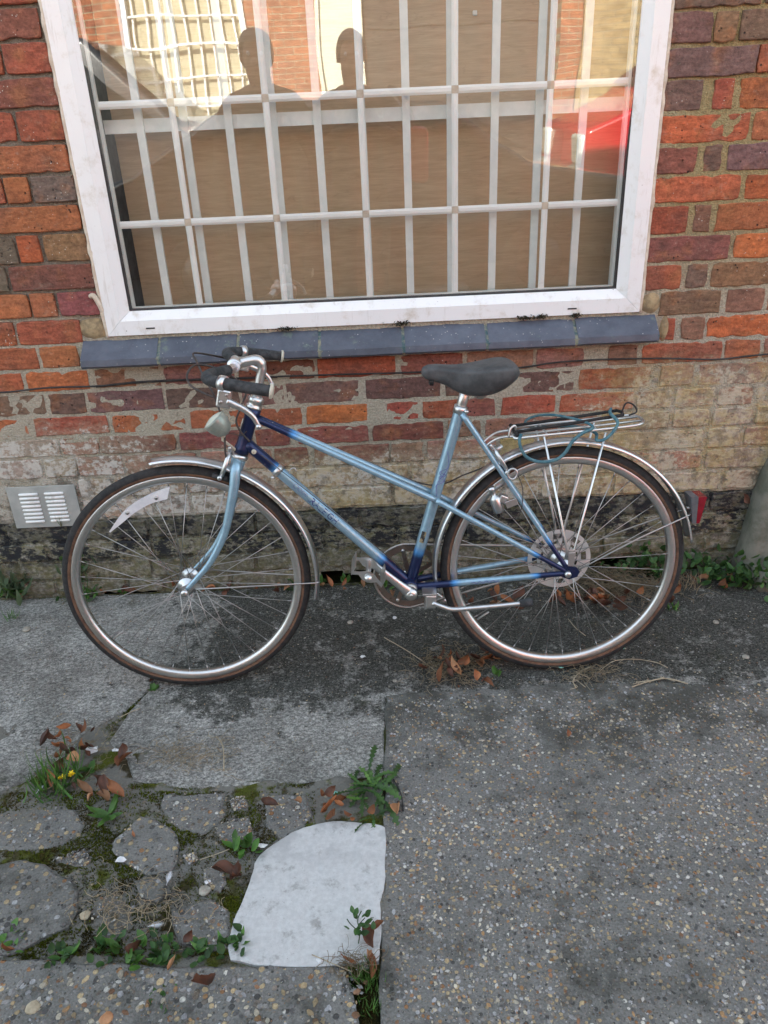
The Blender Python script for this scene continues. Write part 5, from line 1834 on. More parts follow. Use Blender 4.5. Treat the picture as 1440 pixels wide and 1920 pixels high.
MT['stone'] = mat_simple('stone', (.26, .24, .20), (.40, .37, .31), 60, .8, bump=.002)
MT['feather'] = mat_simple('feather', (.55, .57, .60), (.74, .75, .77), 80, .8)
MT['paper'] = mat_simple('paper_scrap', (.60, .60, .62), (.75, .75, .75), 60, .8)
MT['mint'] = mat_simple('mint_plastic', (.16, .50, .42), (.25, .60, .50), 40, .4)


def leaf_mesh(name, mat, L, wd, fold=.3, curl=.4, kind='ovate', n=7, twist=0.0, sd=0):
    """a single blade lying along +x from the origin, curling upward"""
    r = random.Random(sd)
    m = MB()
    vs = []
    for i in range(n + 1):
        t_ = i / n
        if kind == 'ovate': w_ = wd * (sin(pi * min(1, t_ ** .8)) ** .8) * .5
        elif kind == 'lance': w_ = wd * .5 * (sin(pi * t_ ** .7) ** .9)
        elif kind == 'round': w_ = wd * .5 * sqrt(max(0, 1 - (2 * (t_ if t_ > .25 else t_) - 1) ** 2)) if t_ > .2 else wd * .06
        elif kind == 'tooth': w_ = wd * .5 * (.25 + .75 * t_) * (1.0 if i % 2 else .38) * (1 if t_ < .9 else .5)
        elif kind == 'blade': w_ = wd * .5 * (1 - t_ ** 2.2)
        w_ = max(w_, wd * .03)
        a = curl * t_
        x = L * (sin(a) / curl if abs(curl) > .01 else t_)
        z = L * ((1 - cos(a)) / curl if abs(curl) > .01 else 0)
        tw = twist * t_
        e = r.uniform(-.06, .06) * wd
        for s in (-1, 0, 1):
            yy_, zz_ = s * w_, abs(s) * w_ * fold
            vs.append((x, yy_ * cos(tw) - zz_ * sin(tw), z + zz_ * cos(tw) + yy_ * sin(tw) + (e if s else 0)))
    fs = []
    for i in range(n):
        for k in range(2): fs.append((i * 3 + k, i * 3 + k + 1, i * 3 + 4 + k, i * 3 + 3 + k))
    m.add(vs, fs)
    return m.mesh(name, MT[mat])


# --- dead leaves
DL = []
for i in range(12):
    r = random.Random(60 + i)
    DL.append(leaf_mesh('dead_leaf', ('dead', 'dead3', 'dead2', 'dead3', 'dead')[i % 5], r.uniform(.030, .050), r.uniform(.014, .022), r.uniform(.3, 1.6), r.uniform(.4, 2.2) * r.choice((1, 1, -.5)), ('ovate', 'ovate', 'lance')[i % 3], 9, r.uniform(-1.8, 1.8), i))


def dead(px, py, n, sx, sy, label, group, z=.006, y=None, big=1.0):
    for k in range(n):
        r = random.Random(int(px * 7 + py * 13 + k * 101))
        c = G(px + (r.gauss(0, sx) if n > 1 else 0), py + (r.gauss(0, sy) if n > 1 else 0), .004)
        if c.y > -.012: c.y = -.012 - r.random() * .02
        o = link('dead_leaf', DL[r.randrange(12)], None, (c.x, c.y, z + r.uniform(0, .008) + (.004 * min(k, 4) * (1 if n > 5 else 0))), (r.uniform(-.5, .5), r.uniform(-.35, .15), r.uniform(0, 2 * pi)), r.choice((.5, .8, .95, 1.1, 1.3)) * big)
        tag(o, label, 'leaf', group)


dead(862, 1262, 30, 36, 15, 'curled brown dead leaf in the heap ahead of the rear tyre', 'leaf heap ahead of the rear tyre')
dead(905, 1232, 5, 14, 8, 'rusty dead leaf between the leaf heap and the rear tyre', 'leaves touching the rear tyre', big=1.1)
dead(150, 1408, 24, 36, 20, 'brown dead leaf in the litter behind the yellow-flowered grass tuft', 'leaf litter behind the grass tuft')
dead(200, 1490, 8, 40, 18, 'brown dead leaf lying between the grass tuft and the flat rosette', 'leaves between tuft and rosette', big=1.1)
dead(615, 1508, 10, 24, 12, 'rusty dead leaf heaped under the toothed dandelion', 'leaves under the toothed dandelion')
dead(655, 1536, 4, 30, 6, 'brown dead leaf at the upper rim of the white patch', 'leaves at the rim of the white patch', z=.010, big=1.1)
dead(1120, 1138, 36, 62, 9, 'brown dead leaf in the drift seen through the rear wheel', 'leaf drift behind the rear wheel', z=.014, big=1.25)
dead(250, 1110, 6, 60, 8, 'brown dead leaf at the wall foot behind the front wheel', 'leaves behind the front wheel')
dead(400, 1108, 5, 40, 10, 'dark red dead leaf at the wall foot beside the front hub', 'leaves beside the front hub')
dead(640, 1104, 5, 22, 6, 'brown dead leaf before the dark hole in the wall foot', 'leaves before the wall hole', big=1.1)
dead(560, 1112, 6, 30, 8, 'brown dead leaf by the wall foot behind the front mudguard end', 'leaves behind the front mudguard end')
dead(930, 1128, 9, 40, 10, 'brown dead leaf under the chain stay by the wall', 'leaves under the chain stay')
dead(1340, 1100, 5, 36, 8, 'brown dead leaf among the weeds at the wall foot', 'leaves among the wall weeds')
dead(745, 1100, 4, 26, 10, 'brown dead leaf under the chainring', 'leaves under the chainring')
dead(445, 1640, 3, 10, 14, 'pale brown dead leaf against the left rim of the white patch', 'leaves by the left rim of the patch', big=1.2)
dead(690, 1790, 5, 14, 14, 'brown dead leaf beside the thin stemmed weed on the white patch', 'leaves beside the thin stemmed weed')
for px, py, lab, big in ((405, 1835, 'large brown dead leaf lying alone on the gravelly slab', 1.5), (316, 1826, 'upright brown dead leaf standing by the weedy joint', 1.2), (265, 1768, 'dark brown dead leaf on broken concrete above the weedy joint', 1.3), (345, 1772, 'small russet dead leaf among weeds of the joint', 1.0),
                         (30, 1785, 'russet dead leaf beside the round-leaved weed in the joint', 1.1), (1066, 1386, 'single tan dead leaf alone on the big gravel slab', .8), (1356, 1279, 'russet dead leaf by the pale worn concrete', .9), (745, 1530, 'tan dead leaf beside the black strap', .9), (280, 1283, 'orange dead leaf touching the front tyre', .9),
                         (1306, 1092, 'russet dead leaf before the ivy-like weeds', 1.1), (222, 1440, 'pale crumpled dead leaf beside the white scrap', 1.1), (254, 1575, 'tan dead leaf fragment on the large broken piece', .8), (40, 1128, 'reddish dead leaf by the left wall weed', 1.0)):
    dead(px, py, 1, 0, 0, lab, None, big=big)
o = link('dead_leaf', DL[1], None, W(1394, 925, -.11), (1.4, 1.2, .3), 1.0)
tag(o, 'russet dead leaf stuck on the rendered stub', 'leaf')


# --- green plants
def plant(name, label, loc, leaves, group=None, stem=None):
    """leaves: list of (mesh, n, lift0, lift1, s0, s1, spread, height)"""
    root = empty(name, loc)
    tag(root, label, 'plant', group)
    r = random.Random(int(abs(loc[0]) * 1e4 + abs(loc[1]) * 1e3))
    for (me, n, l0, l1, s0, s1, sp, hh) in leaves:
        for k in range(n):
            a = 2 * pi * k / n + r.uniform(-.5, .5)
            h = hh * r.random()
            link('leaf', me[r.randrange(len(me))], root, (r.gauss(0, sp), min(r.gauss(0, sp), -loc[1] - .004 if loc[1] > -.06 else 9), h), (r.uniform(-.3, .3), -r.uniform(l0, l1), a), r.uniform(s0, s1))
    if stem:
        for (pts, rad) in stem:
            m = MB(); m.tube(curve(pts, 5), rad, 6); m.build('stem', MT['dgreen'], root)
    return root


ROS = [leaf_mesh('leaf', 'green', .060, .020, .25, .5, 'tooth', 11, .2, i) for i in range(3)]
DTOOTH = [leaf_mesh('leaf', 'dgreen', .072, .020, .3, -.9, 'tooth', 13, .4, i + 9) for i in range(4)]
LAN = [leaf_mesh('leaf', 'green', .045, .013, .25, .6, 'lance', 7, .2, i + 20) for i in range(3)]
OVA = [leaf_mesh('leaf', 'green', .026, .014, .25, .5, 'ovate', 6, .2, i + 30) for i in range(3)]
DOV = [leaf_mesh('leaf', 'dgreen', .020, .013, .2, .5, 'ovate', 6, .2, i + 40) for i in range(3)]
GLAN = [leaf_mesh('leaf', 'ggreen', .038, .012, .25, .7, 'lance', 7, .3, i + 50) for i in range(3)]
BLD = [leaf_mesh('leaf', 'green', .075, .0042, .4, c, 'blade', 7, .4, i + 60) for i, c in enumerate((.6, 1.0, 1.5))]
STR = [leaf_mesh('leaf', 'straw', .07, .003, .3, c, 'blade', 7, .8, i + 70) for i, c in enumerate((.8, 1.6, 2.4))]

gp = lambda px, py, z=0.0: tuple(G(px, py, z))
tuft = plant('grass_tuft', 'green grass tuft with two yellow flowers', gp(105, 1470), [(BLD, 90, .1, 1.2, .7, 1.4, .028, .0), (STR, 12, .1, .7, .5, .9, .025, 0)])
for (px, py, h) in ((134, 1452, .040), (117, 1459, .034)):
    fl = G(px, py, h) - Vector(gp(105, 1470))
    st_ = MB(); st_.tube(curve([(fl.x * .6, fl.y * .6, 0), (fl.x * .9, fl.y * .9, h * .6), tuple(fl)], 4), .0012, 6)
    s_o = st_.build('flower', MT['dgreen'], tuft)
    m = MB(); rr = random.Random(px)
    for k in range(44):
        a = rr.uniform(0, 2 * pi); L_ = .0105 * rr.uniform(.5, 1.0); el = rr.uniform(.05, .9)
        d = Vector((cos(a) * cos(el), sin(a) * cos(el), sin(el))); s2 = Vector((-sin(a), cos(a), 0)) * .0013
        m.add([fl + d * .001 - s2, fl + d * .001 + s2, fl + d * L_ + s2, fl + d * L_ - s2], [(0, 1, 2, 3)], smooth=False)
    m.build('petals', MT['yellow'], s_o)
plant('broadleaf_weed', 'small broad-leaved green weed beside the grass tuft', gp(170, 1447), [(OVA, 9, .1, .7, .8, 1.4, .006, .012)])
plant('dandelion_rosette', 'flat pale green rosette of narrow leaves on broken concrete', gp(200, 1530), [(LAN, 10, .0, .35, .9, 1.35, .004, .002)])
plant('dandelion', 'dark toothed dandelion leaves spreading above the white patch', gp(690, 1480), [(DTOOTH, 26, .35, .75, .7, 1.2, .018, .004), (ROS, 10, .0, .5, .6, 1.0, .016, .004)])
plant('dandelion', 'drooping toothed leaf tuft hanging onto the corner of the white patch', gp(700, 1535), [(DTOOTH, 6, .3, .6, .6, .8, .006, .008)])
plant('broadleaf_weed', 'green weed with pointed leaves on the left rim of the white patch', gp(455, 1592), [(OVA, 12, .0, .8, .9, 1.6, .012, .012)])
th_ = gp(672, 1770)
tw = plant('thin_weed', 'thin upright weed with small leaves standing on the white patch', th_, [], stem=[([(0, 0, 0), (.004, .002, .03), (.002, .006, .06), (.010, .008, .082)], .0011), ([(.004, .002, .03), (-.012, .006, .05), (-.018, .008, .062)], .0009), ([(.003, .004, .05), (.016, .006, .066)], .0008)])
rr = random.Random(5)
for k in range(20):
    h = rr.uniform(.018, .082)
    link('leaf', DOV[k % 3], tw, (.004 + rr.gauss(0, .009), .004 + rr.gauss(0, .004), h), (rr.uniform(-.4, .4), -rr.uniform(-.2, .7), rr.uniform(0, 6.28)), rr.uniform(.55, .95))
plant('grass_tuft', 'short green grass tuft in the slab joint below the white patch', gp(690, 1845, -.01), [(BLD, 60, .5, 1.4, .35, .7, .011, 0)])
plant('grass_tuft', 'sparse grass sprigs at the lower end of the slab joint', gp(690, 1900, -.01), [(BLD, 26, .5, 1.3, .3, .55, .012, 0)])
for px, py, n, lab in ((18, 1772, 12, 'round-leaved weed in the joint beside a russet leaf'), (128, 1792, 14, 'low creeping weed in the joint between broken concrete and gravelly slab'), (196, 1780, 18, 'bushy green weed in the joint beside dark dead leaf'), (250, 1795, 14, 'flat green weed in the joint under the upright leaf'), (312, 1792, 20, 'largest leafy weed in the joint beside the upright dead leaf'), (372, 1786, 14, 'leafy weed between the largest joint weed and the white patch'), (428, 1778, 12, 'green weed touching the lower left corner of the white patch'), (452, 1762, 4, 'flat green leaf sprig lying on the white patch corner')):
    plant('joint_weed', lab, gp(px, py, -.006), [(OVA if px % 4 else DOV, n, .0, .8, .7, 1.4, .016, .014), (LAN, 4, .1, .6, .5, .9, .01, .006)])
plant('joint_weed', 'tiny green weed in the crack running down the gravelly slab', gp(305, 1880, -.004), [(DOV, 14, .0, .6, .5, .9, .012, .006)])
plant('sprout', 'bright green sprout under the front tyre', gp(289, 1296), [(OVA, 9, .1, .9, .6, 1.1, .005, .008)])
plant('sprout', 'bright green sprout in the brown leaf heap', gp(930, 1268), [(OVA, 8, .3, 1.1, .6, 1.0, .005, .02)])
plant('sprout', 'bright round-leaved sprout at the wall foot behind front spokes', gp(236, 1108), [(OVA, 9, .1, .7, .9, 1.3, .006, .014)])
plant('sprout', 'green sprout in the dark hole of the wall foot', gp(648, 1090), [(OVA, 8, .4, 1.2, .7, 1.1, .006, .03)])
plant('sprout', 'green weed beside the front mudguard end', gp(605, 1100), [(LAN, 10, .3, 1.2, .7, 1.1, .008, .02)])
plant('sprout', 'green weed seen through the upper chainring', gp(778, 1082), [(OVA, 12, .2, 1.2, .8, 1.3, .012, .05)])
plant('sprout', 'green weed seen through the lower chainring', gp(718, 1102), [(OVA, 10, .1, 1.0, .8, 1.2, .012, .02)])
plant('wall_weed', 'leafy grey-green weed at the left foot of the wall below the vent', gp(28, 1122), [(GLAN, 46, .0, 1.2, 1.1, 2.0, .028, .07), (LAN, 14, .0, .8, .9, 1.4, .03, .04)])
plant('grass_tuft', 'small grass sprig on concrete before the left wall weed', gp(22, 1160), [(BLD, 16, .3, 1.3, .4, .7, .008, 0)])
wv = G(170, 1102)
plant('wall_weed', 'straggling grey-green weed climbing the wall behind the front wheel', (wv.x, -.022, 0), [(GLAN, 30, .0, 1.2, .8, 1.4, .026, .15), (DOV, 26, .0, 1.2, 1.0, 1.6, .028, .16), (STR, 10, .4, 1.3, .4, .7, .02, .12)], stem=[([(0, 0, 0), (-.01, .006, .06), (.01, .010, .15)], .0014), ([(.01, 0, 0), (.025, .006, .07), (.02, .010, .12)], .0012)])
wv = W(118, 985)
plant('vent_sprig', 'dry grass sprig hanging over the vent plate', (wv.x, -.012, .275), [(STR, 5, .6, 1.5, .45, .75, .003, 0), (BLD, 3, .7, 1.4, .35, .5, .003, 0)])
for px, py, n, h, sp, lab in ((1200, 1075, 26, .11, .03, 'leafy weed on the wall behind the rear rim'), (1245, 1090, 34, .07, .03, 'dark weed clump at the wall foot right of the rear tyre'), (1320, 1082, 44, .07, .045, 'green clover-like weed clump before the black painted wall'), (1375, 1092, 34, .05, .04, 'low green weeds at the foot of the rendered stub'), (1425, 1085, 50, .09, .045, 'bushy green weed on the rendered stub corner')):
    c = G(px, py)
    y_ = min(c.y, -.02) if px < 1400 else -.15
    plant('wall_weed', lab, (c.x, y_, 0), [(DOV, int(n * 1.5), .0, 1.1, 1.0, 1.9, sp, h), (OVA, n // 2, .0, 1.0, .6, 1.0, sp, h)])
plant('wall_weed', 'dark leafy weed at the wall foot seen through the rear spokes', (.80, -.02, 0), [(DOV, 30, .0, 1.1, .8, 1.5, .03, .05)])
plant('wall_weed', 'low weed at the wall foot between the front tyre and the dark hole', (-.30, -.02, 0), [(DOV, 22, .0, 1.1, .8, 1.4, .02, .03), (LAN, 5, .2, 1.0, .6, .9, .01, .01)])
plant('wall_weed', 'low weed at the wall foot left of the front tyre', (-1.02, -.025, 0), [(OVA, 18, .0, 1.1, .7, 1.2, .02, .03)])
plant('grass_tuft', 'small green tuft on concrete beside the rear tyre', gp(1258, 1142), [(LAN, 14, .2, 1.2, .4, .7, .010, .004)])
plant('grass_tuft', 'dry curled grass tangle right of the rear tyre', gp(1292, 1105), [(STR, 46, .0, 1.5, .4, .9, .022, .02)])

# --- dry grass tangles (nobody could count the stalks)
def tangle(n, gen, sd, label, L=.05, z=.006, pile=.012, thick=1.0):
    r = random.Random(sd)
    m = MB()
    for _ in range(n):
        x, y = gen(r)
        a = r.uniform(0, 2 * pi)
        l_ = L * r.uniform(.4, 1.1)
        b = r.uniform(-1.6, 1.6)
        pts = []
        zz0 = z + r.uniform(-.004, pile)
        for k in range(5):
            t_ = k / 4
            pts.append((x + cos(a + b * t_) * l_ * t_, min(y + sin(a + b * t_) * l_ * t_, -.006), max(.002, zz0 + sin(pi * t_) * .010 * r.random())))
        m.tube(pts, r.uniform(.00035, .0008) * thick, 3, cap=False)
    o = m.build('dry_grass', MT['straw'])
    tag(o, label, 'dry grass', kind='stuff')


def at(px, py, sx, sy):
    def g(r):
        q = G(px + r.gauss(0, sx), py + r.gauss(0, sy)); return q.x, min(q.y, -.008)
    return g
tangle(900, at(1150, 1106, 55, 14), 1, 'matted dry grass heaped behind the rear wheel', .06, .010, .035, 1.4)
tangle(260, at(850, 1252, 36, 18), 2, 'dry grass wisps in the leaf heap ahead of the rear tyre', thick=1.3)
tangle(130, at(360, 1420, 40, 16), 3, 'dry grass wisps on the left slab above the mossy joint')
tangle(90, at(1110, 1268, 34, 8), 4, 'dry root wisps below the rear tyre')
tangle(110, at(270, 1700, 60, 24), 5, 'dry stalks over the mossy broken concrete', .05)
tangle(60, at(150, 1400, 40, 20), 6, 'dry stalks in the leaf litter by the grass tuft')
tangle(60, at(660, 1810, 24, 8), 7, 'dry wisps at the bottom edge of the white patch', .04)

# --- pale roots and twigs
TW = [([(720, 1195), (760, 1218), (800, 1245), (828, 1268)], .0013, 'pale thin stalk leading into the leaf heap'),
      ([(1120, 1262), (1150, 1240), (1190, 1236), (1230, 1242), (1252, 1252)], .0012, 'pale branching root below the rear tyre'),
      ([(1185, 1288), (1215, 1278), (1250, 1272), (1290, 1282)], .0018, 'thick pale root on the concrete edge'),
      ([(1080, 1290), (1075, 1275), (1090, 1258), (1108, 1250)], .0017, 'short hooked pale root below the rear tyre'),
      ([(1065, 1160), (1080, 1178), (1098, 1192)], .0012, 'thin white twig seen through the rear spokes'),
      ([(225, 1345), (245, 1335), (262, 1328)], .0012, 'thin white twig on the left slab crack'),
      ([(375, 1612), (410, 1600), (430, 1592)], .0010, 'thin straw leading to the weed at the patch rim'),
      ([(405, 1380), (418, 1400), (420, 1445)], .0015, 'bent grey stalk on the left slab'),
      ([(585, 1790), (620, 1805), (660, 1822)], .0010, 'thin brown twig at the bottom of the white patch')]
for pts, rad, lab in TW:
    m = MB()
    P = [G(a, b, .005 + .004 * (i % 2)) for i, (a, b) in enumerate(pts)]
    m.tube(curve(P, 6), rad, 6)
    rr = random.Random(len(lab))
    if 'root' in lab:
        for k in range(5):
            q = curve(P, 6)[3 + k * 2 % 10]
            m.tube(curve([q, q + Vector((rr.uniform(-.02, .02), rr.uniform(-.015, .01), .002)), q + Vector((rr.uniform(-.035, .035), rr.uniform(-.03, .01), 0))], 4), rad * .55, 5)
    tag(m.build('twig', MT['root']), lab, 'twig')

# --- loose stones, scraps, feathers
def stone(px, py, s_, mt, label, group=None, flat=.5):
    r = random.Random(int(px + py))
    bm = bmesh.new()
    bmesh.ops.create_icosphere(bm, subdivisions=2, radius=s_)
    for v in bm.verts:
        v.co *= 1 + .22 * mnoise.noise(v.co * (1.2 / s_) + Vector((px, py, 0)))
        v.co.z *= flat
    me = bpy.data.meshes.new('stone'); bm.to_mesh(me); bm.free(); me.materials.append(MT[mt])
    c = G(px, py)
    o = link('stone', me, None, (c.x, c.y, s_ * flat * .6), (0, 0, r.uniform(0, 6)))
    tag(o, label, 'stone', group)
for a in ((50, 1182, .014, 'stone', 'pale rounded stone at the left before the wall weed'), (657, 1168, .010, 'stone', 'tan stone on dark concrete below the pedal'), (740, 1137 + 22, .007, 'paper', 'white pebble below the chainring'), (1342, 1168, .009, 'stone', 'grey stone on dark concrete right of the rear tyre'), (1398, 1233, .010, 'stone', 'pale stone on the worn concrete at the right'), (740, 1277, .006, 'stone', 'tan pebble beside the slab joint corner'), (384, 1672, .012, 'stone', 'pale grey round pebble in the moss'), (160, 1718, .011, 'root', 'yellowish stone on the broken concrete'), (62, 1892, .013, 'root', 'large cream pebble in the gravelly slab'), (200, 1912, .012, 'dead2', 'orange pebble in the gravelly slab'), (600, 1760 + 40, .007, 'paper', 'white chip at the bottom of the white patch')):
    stone(*a)
# the stone at the stub's foot
c = G(1425, 1090)
bm = bmesh.new(); bmesh.ops.create_cube(bm, size=1)
bmesh.ops.subdivide_edges(bm, edges=bm.edges[:], cuts=4, use_grid_fill=True)
for v in bm.verts:
    q = v.co.normalized() * .62
    v.co = v.co.lerp(q, .35)
    v.co *= 1 + .10 * mnoise.noise(v.co * 3)
    v.co = Vector((v.co.x * .11, v.co.y * .09, v.co.z * .07))
me = bpy.data.meshes.new('stone'); bm.to_mesh(me); bm.free(); me.materials.append(MT['render']); me.polygons.foreach_set('use_smooth', [True] * len(me.polygons))
o = link('stone', me, None, (c.x + .02, c.y - .02, .028)); tag(o, 'squarish block of rubble at the foot of the rendered stub', 'stone')
for px, py, s_, mt, lab in ((176, 1413, .020, 'paper', 'white crumpled scrap beside the grass tuft'), (217, 1412, .011, 'paper', 'small bluish white scrap beside the crumpled scrap'), (493, 1592, .011, 'paper', 'white chip near the rim of the white patch'), (228, 1618, .011, 'paper', 'white scrap on the largest broken piece'), (390, 1660, .008, 'paper', 'white flake in the moss above the pebble'), (625, 1492, .010, 'mint', 'mint green plastic scrap in the leaves under the dandelion'), (680, 1236, .010, 'paper', 'white flake on the dark concrete'), (1165, 1222 - 2, .010, 'mint', 'pale mint scrap seen through the rear spokes'), (1050, 1257, .012, 'mint', 'pale scrap under the rear tyre'), (697, 1408, .006, 'paper', 'white chip beside the slab joint')):
    r = random.Random(px)
    m = MB(); vs = []
    c = G(px, py)
    for k in range(7):
        a = 2 * pi * k / 7
        vs.append((c.x + cos(a) * s_ * r.uniform(.6, 1.2), c.y + sin(a) * s_ * r.uniform(.4, .8), .008 + r.uniform(0, s_ * .5)))
    vs.append((c.x, c.y, .010 + s_ * .3))
    m.add(vs, [(k, (k + 1) % 7, 7) for k in range(7)], smooth=False)
    o = m.build('scrap', MT[mt]); md = o.modifiers.new('t', 'SOLIDIFY'); md.thickness = .0008
    tag(o, lab, 'scrap')
for px, py, a, L_, lab in ((76, 1478, 1.3, .034, 'white feather caught on the grass tuft'), (316, 1648, 1.5, .030, 'white feather on the mossy broken concrete'), (290, 1735, .1, .026, 'thin white feather shaft on the moss')):
    c = G(px, py, .01)
    m = MB()
    d = Vector((cos(a), sin(a), 0)); n_ = Vector((-sin(a), cos(a), 0))
    m.tube([c - d * L_ * .5, c, c + d * L_ * .5], .0006, 5)
    for k in range(30):
        t_ = k / 29
        p = c + d * L_ * (t_ - .4) * .9
        w_ = .0075 * sin(pi * min(1, t_ * .9 + .1))
        for s in (-1, 1):
            m.add([p, p + d * .0016, p + n_ * s * w_ + d * .006 + Vector((0, 0, .002 * (k % 3)))], [(0, 1, 2)], smooth=False)
    tag(m.build('feather', MT['feather']), lab, 'feather')
# black strap end beside the dandelion
m = MB(); m.tube(curve([G(738, 1462, .006), G(752, 1490, .008), G(756, 1520, .004)], 6), .0035, 6, flat=.4)
tag(m.build('strap', MT['cable']), 'short black strap lying by the dandelion', 'strap')

# ------------------------------------------------------------------ the far side of the street, seen mirrored in the pane
def mat_brickwall(name, c1, c2, cm):
    t = NT(name)
    p = t.pos()
    x, y, z = t.sep(p)
    v = t.n('ShaderNodeCombineXYZ', {0: x, 1: z}).outputs[0]
    b = t.n('ShaderNodeTexBrick', {'Vector': v, 'Color1': (*c1, 1), 'Color2': (*c2, 1), 'Mortar': (*cm, 1), 'Scale': 1.0, 'Mortar Size': .006, 'Brick Width': .225, 'Row Height': .075, 'Bias': 0.0})
    n = t.noise(p, 9, 5)
    c = scaled(t, b.outputs[0], t.ramp(n, .25, .75, .7, 1.2))
    return t.pbsdf(c, .9, nrm=t.bump(b.outputs[1], .6, -.01))


MT['redwall'] = mat_brickwall('red_brickwork', (.40, .14, .06), (.30, .11, .06), (.36, .30, .20))
MT['yelwall'] = mat_brickwall('yellow_brickwork', (.46, .34, .17), (.38, .27, .13), (.34, .28, .18))
MT['creampaint'] = mat_simple('cream_paint', (.66, .66, .52), (.72, .72, .60), 6, .6)
MT['darkin'] = mat_simple('dark_door', (.025, .022, .020), (.04, .036, .03), 8, .7)
MT['blind'] = mat_simple('window_blind', (.46, .42, .28), (.52, .48, .34), 8, .8)

opp = empty('brick_building', (0, -9.2, 0))
tag(opp, 'sunlit brick building mirrored in the window pane, with cream door and barred window', 'building')
def part(name, c, d, mt, par, bev=0.0):
    m = MB(); m.box(c, d, bev=bev)
    return m.build(name, MT[mt], par)
part('wall', (-5.2, -.15, 2.2), (4.4, .3, 4.4), 'redwall', opp)
part('wall', (-1.03, -.15, 2.2), (.86, .3, 4.4), 'redwall', opp)
part('wall', (-2.23, -.15, .6), (1.54, .3, 1.2), 'redwall', opp)
part('wall', (-2.23, -.15, 3.75), (1.54, .3, 1.3), 'redwall', opp)
part('wall', (6.0, -.15, 2.2), (7.0, .3, 4.4), 'yelwall', opp)
part('wall', (1.0, -.15, 4.0), (3.2, .3, .8), 'redwall', opp)
part('rear_wall', (0, -4.4, 2.2), (19, .2, 4.4), 'redwall', opp)
part('roof', (0, -2.3, 4.5), (19, 4.8, .2), 'darkin', opp)
part('side_wall', (-7.5, -2.3, 2.2), (.2, 4.2, 4.4), 'redwall', opp)
part('side_wall', (9.4, -2.3, 2.2), (.2, 4.2, 4.4), 'yelwall', opp)
dr_ = part('door', (-.27, -.10, 1.8), (.62, .1, 3.6), 'creampaint', opp)
part('door_frame', (-.575, -.04, 1.8), (.05, .1, 3.6), 'creampaint', dr_)
part('handle', (-.05, -.03, 1.1), (.03, .06, .12), 'grille', dr_)
gd = part('garage_door', (1.27, -.20, 1.8), (2.46, .1, 3.6), 'darkin', opp)
for k in range(5): part('door_panel', (1.27, -.145, .4 + k * .72), (2.3, .02, .6), 'darkin', gd)
part('brick_pier', (2.62, .06, 2.2), (.28, .30, 4.4), 'redwall', opp)
wn = part('window', (-2.23, -.14, 2.15), (1.54, .06, 1.9), 'blind', opp)
for (c, d) in (((-2.97, -.06, 2.15), (.08, .12, 1.9)), ((-1.49, -.06, 2.15), (.08, .12, 1.9)), ((-2.23, -.06, 1.24), (1.4, .12, .08)), ((-2.23, -.06, 3.06), (1.4, .12, .08))):
    part('frame', c, d, 'upvc', wn)
for k in range(9): part('bar', (-2.86 + k * .157, -.05, 2.15), (.022, .02, 1.74), 'upvc', wn)
for k in range(5): part('bar', (-2.23, -.03, 1.5 + k * .32), (1.4, .02, .024), 'upvc', wn)

MT['vanpaint'] = mat_simple('dark_van_paint', (.030, .030, .032), (.04, .04, .042), 5, .25, Coat_Weight=.6)
MT['redpaint'] = mat_simple('red_car_paint', (.55, .012, .018), (.60, .02, .024), 5, .25, Coat_Weight=.6)
MT['carglass'] = mat_simple('car_glass', (.02, .022, .022), (.03, .032, .03), 5, .06)
MT['tyre2'] = MT['tread']


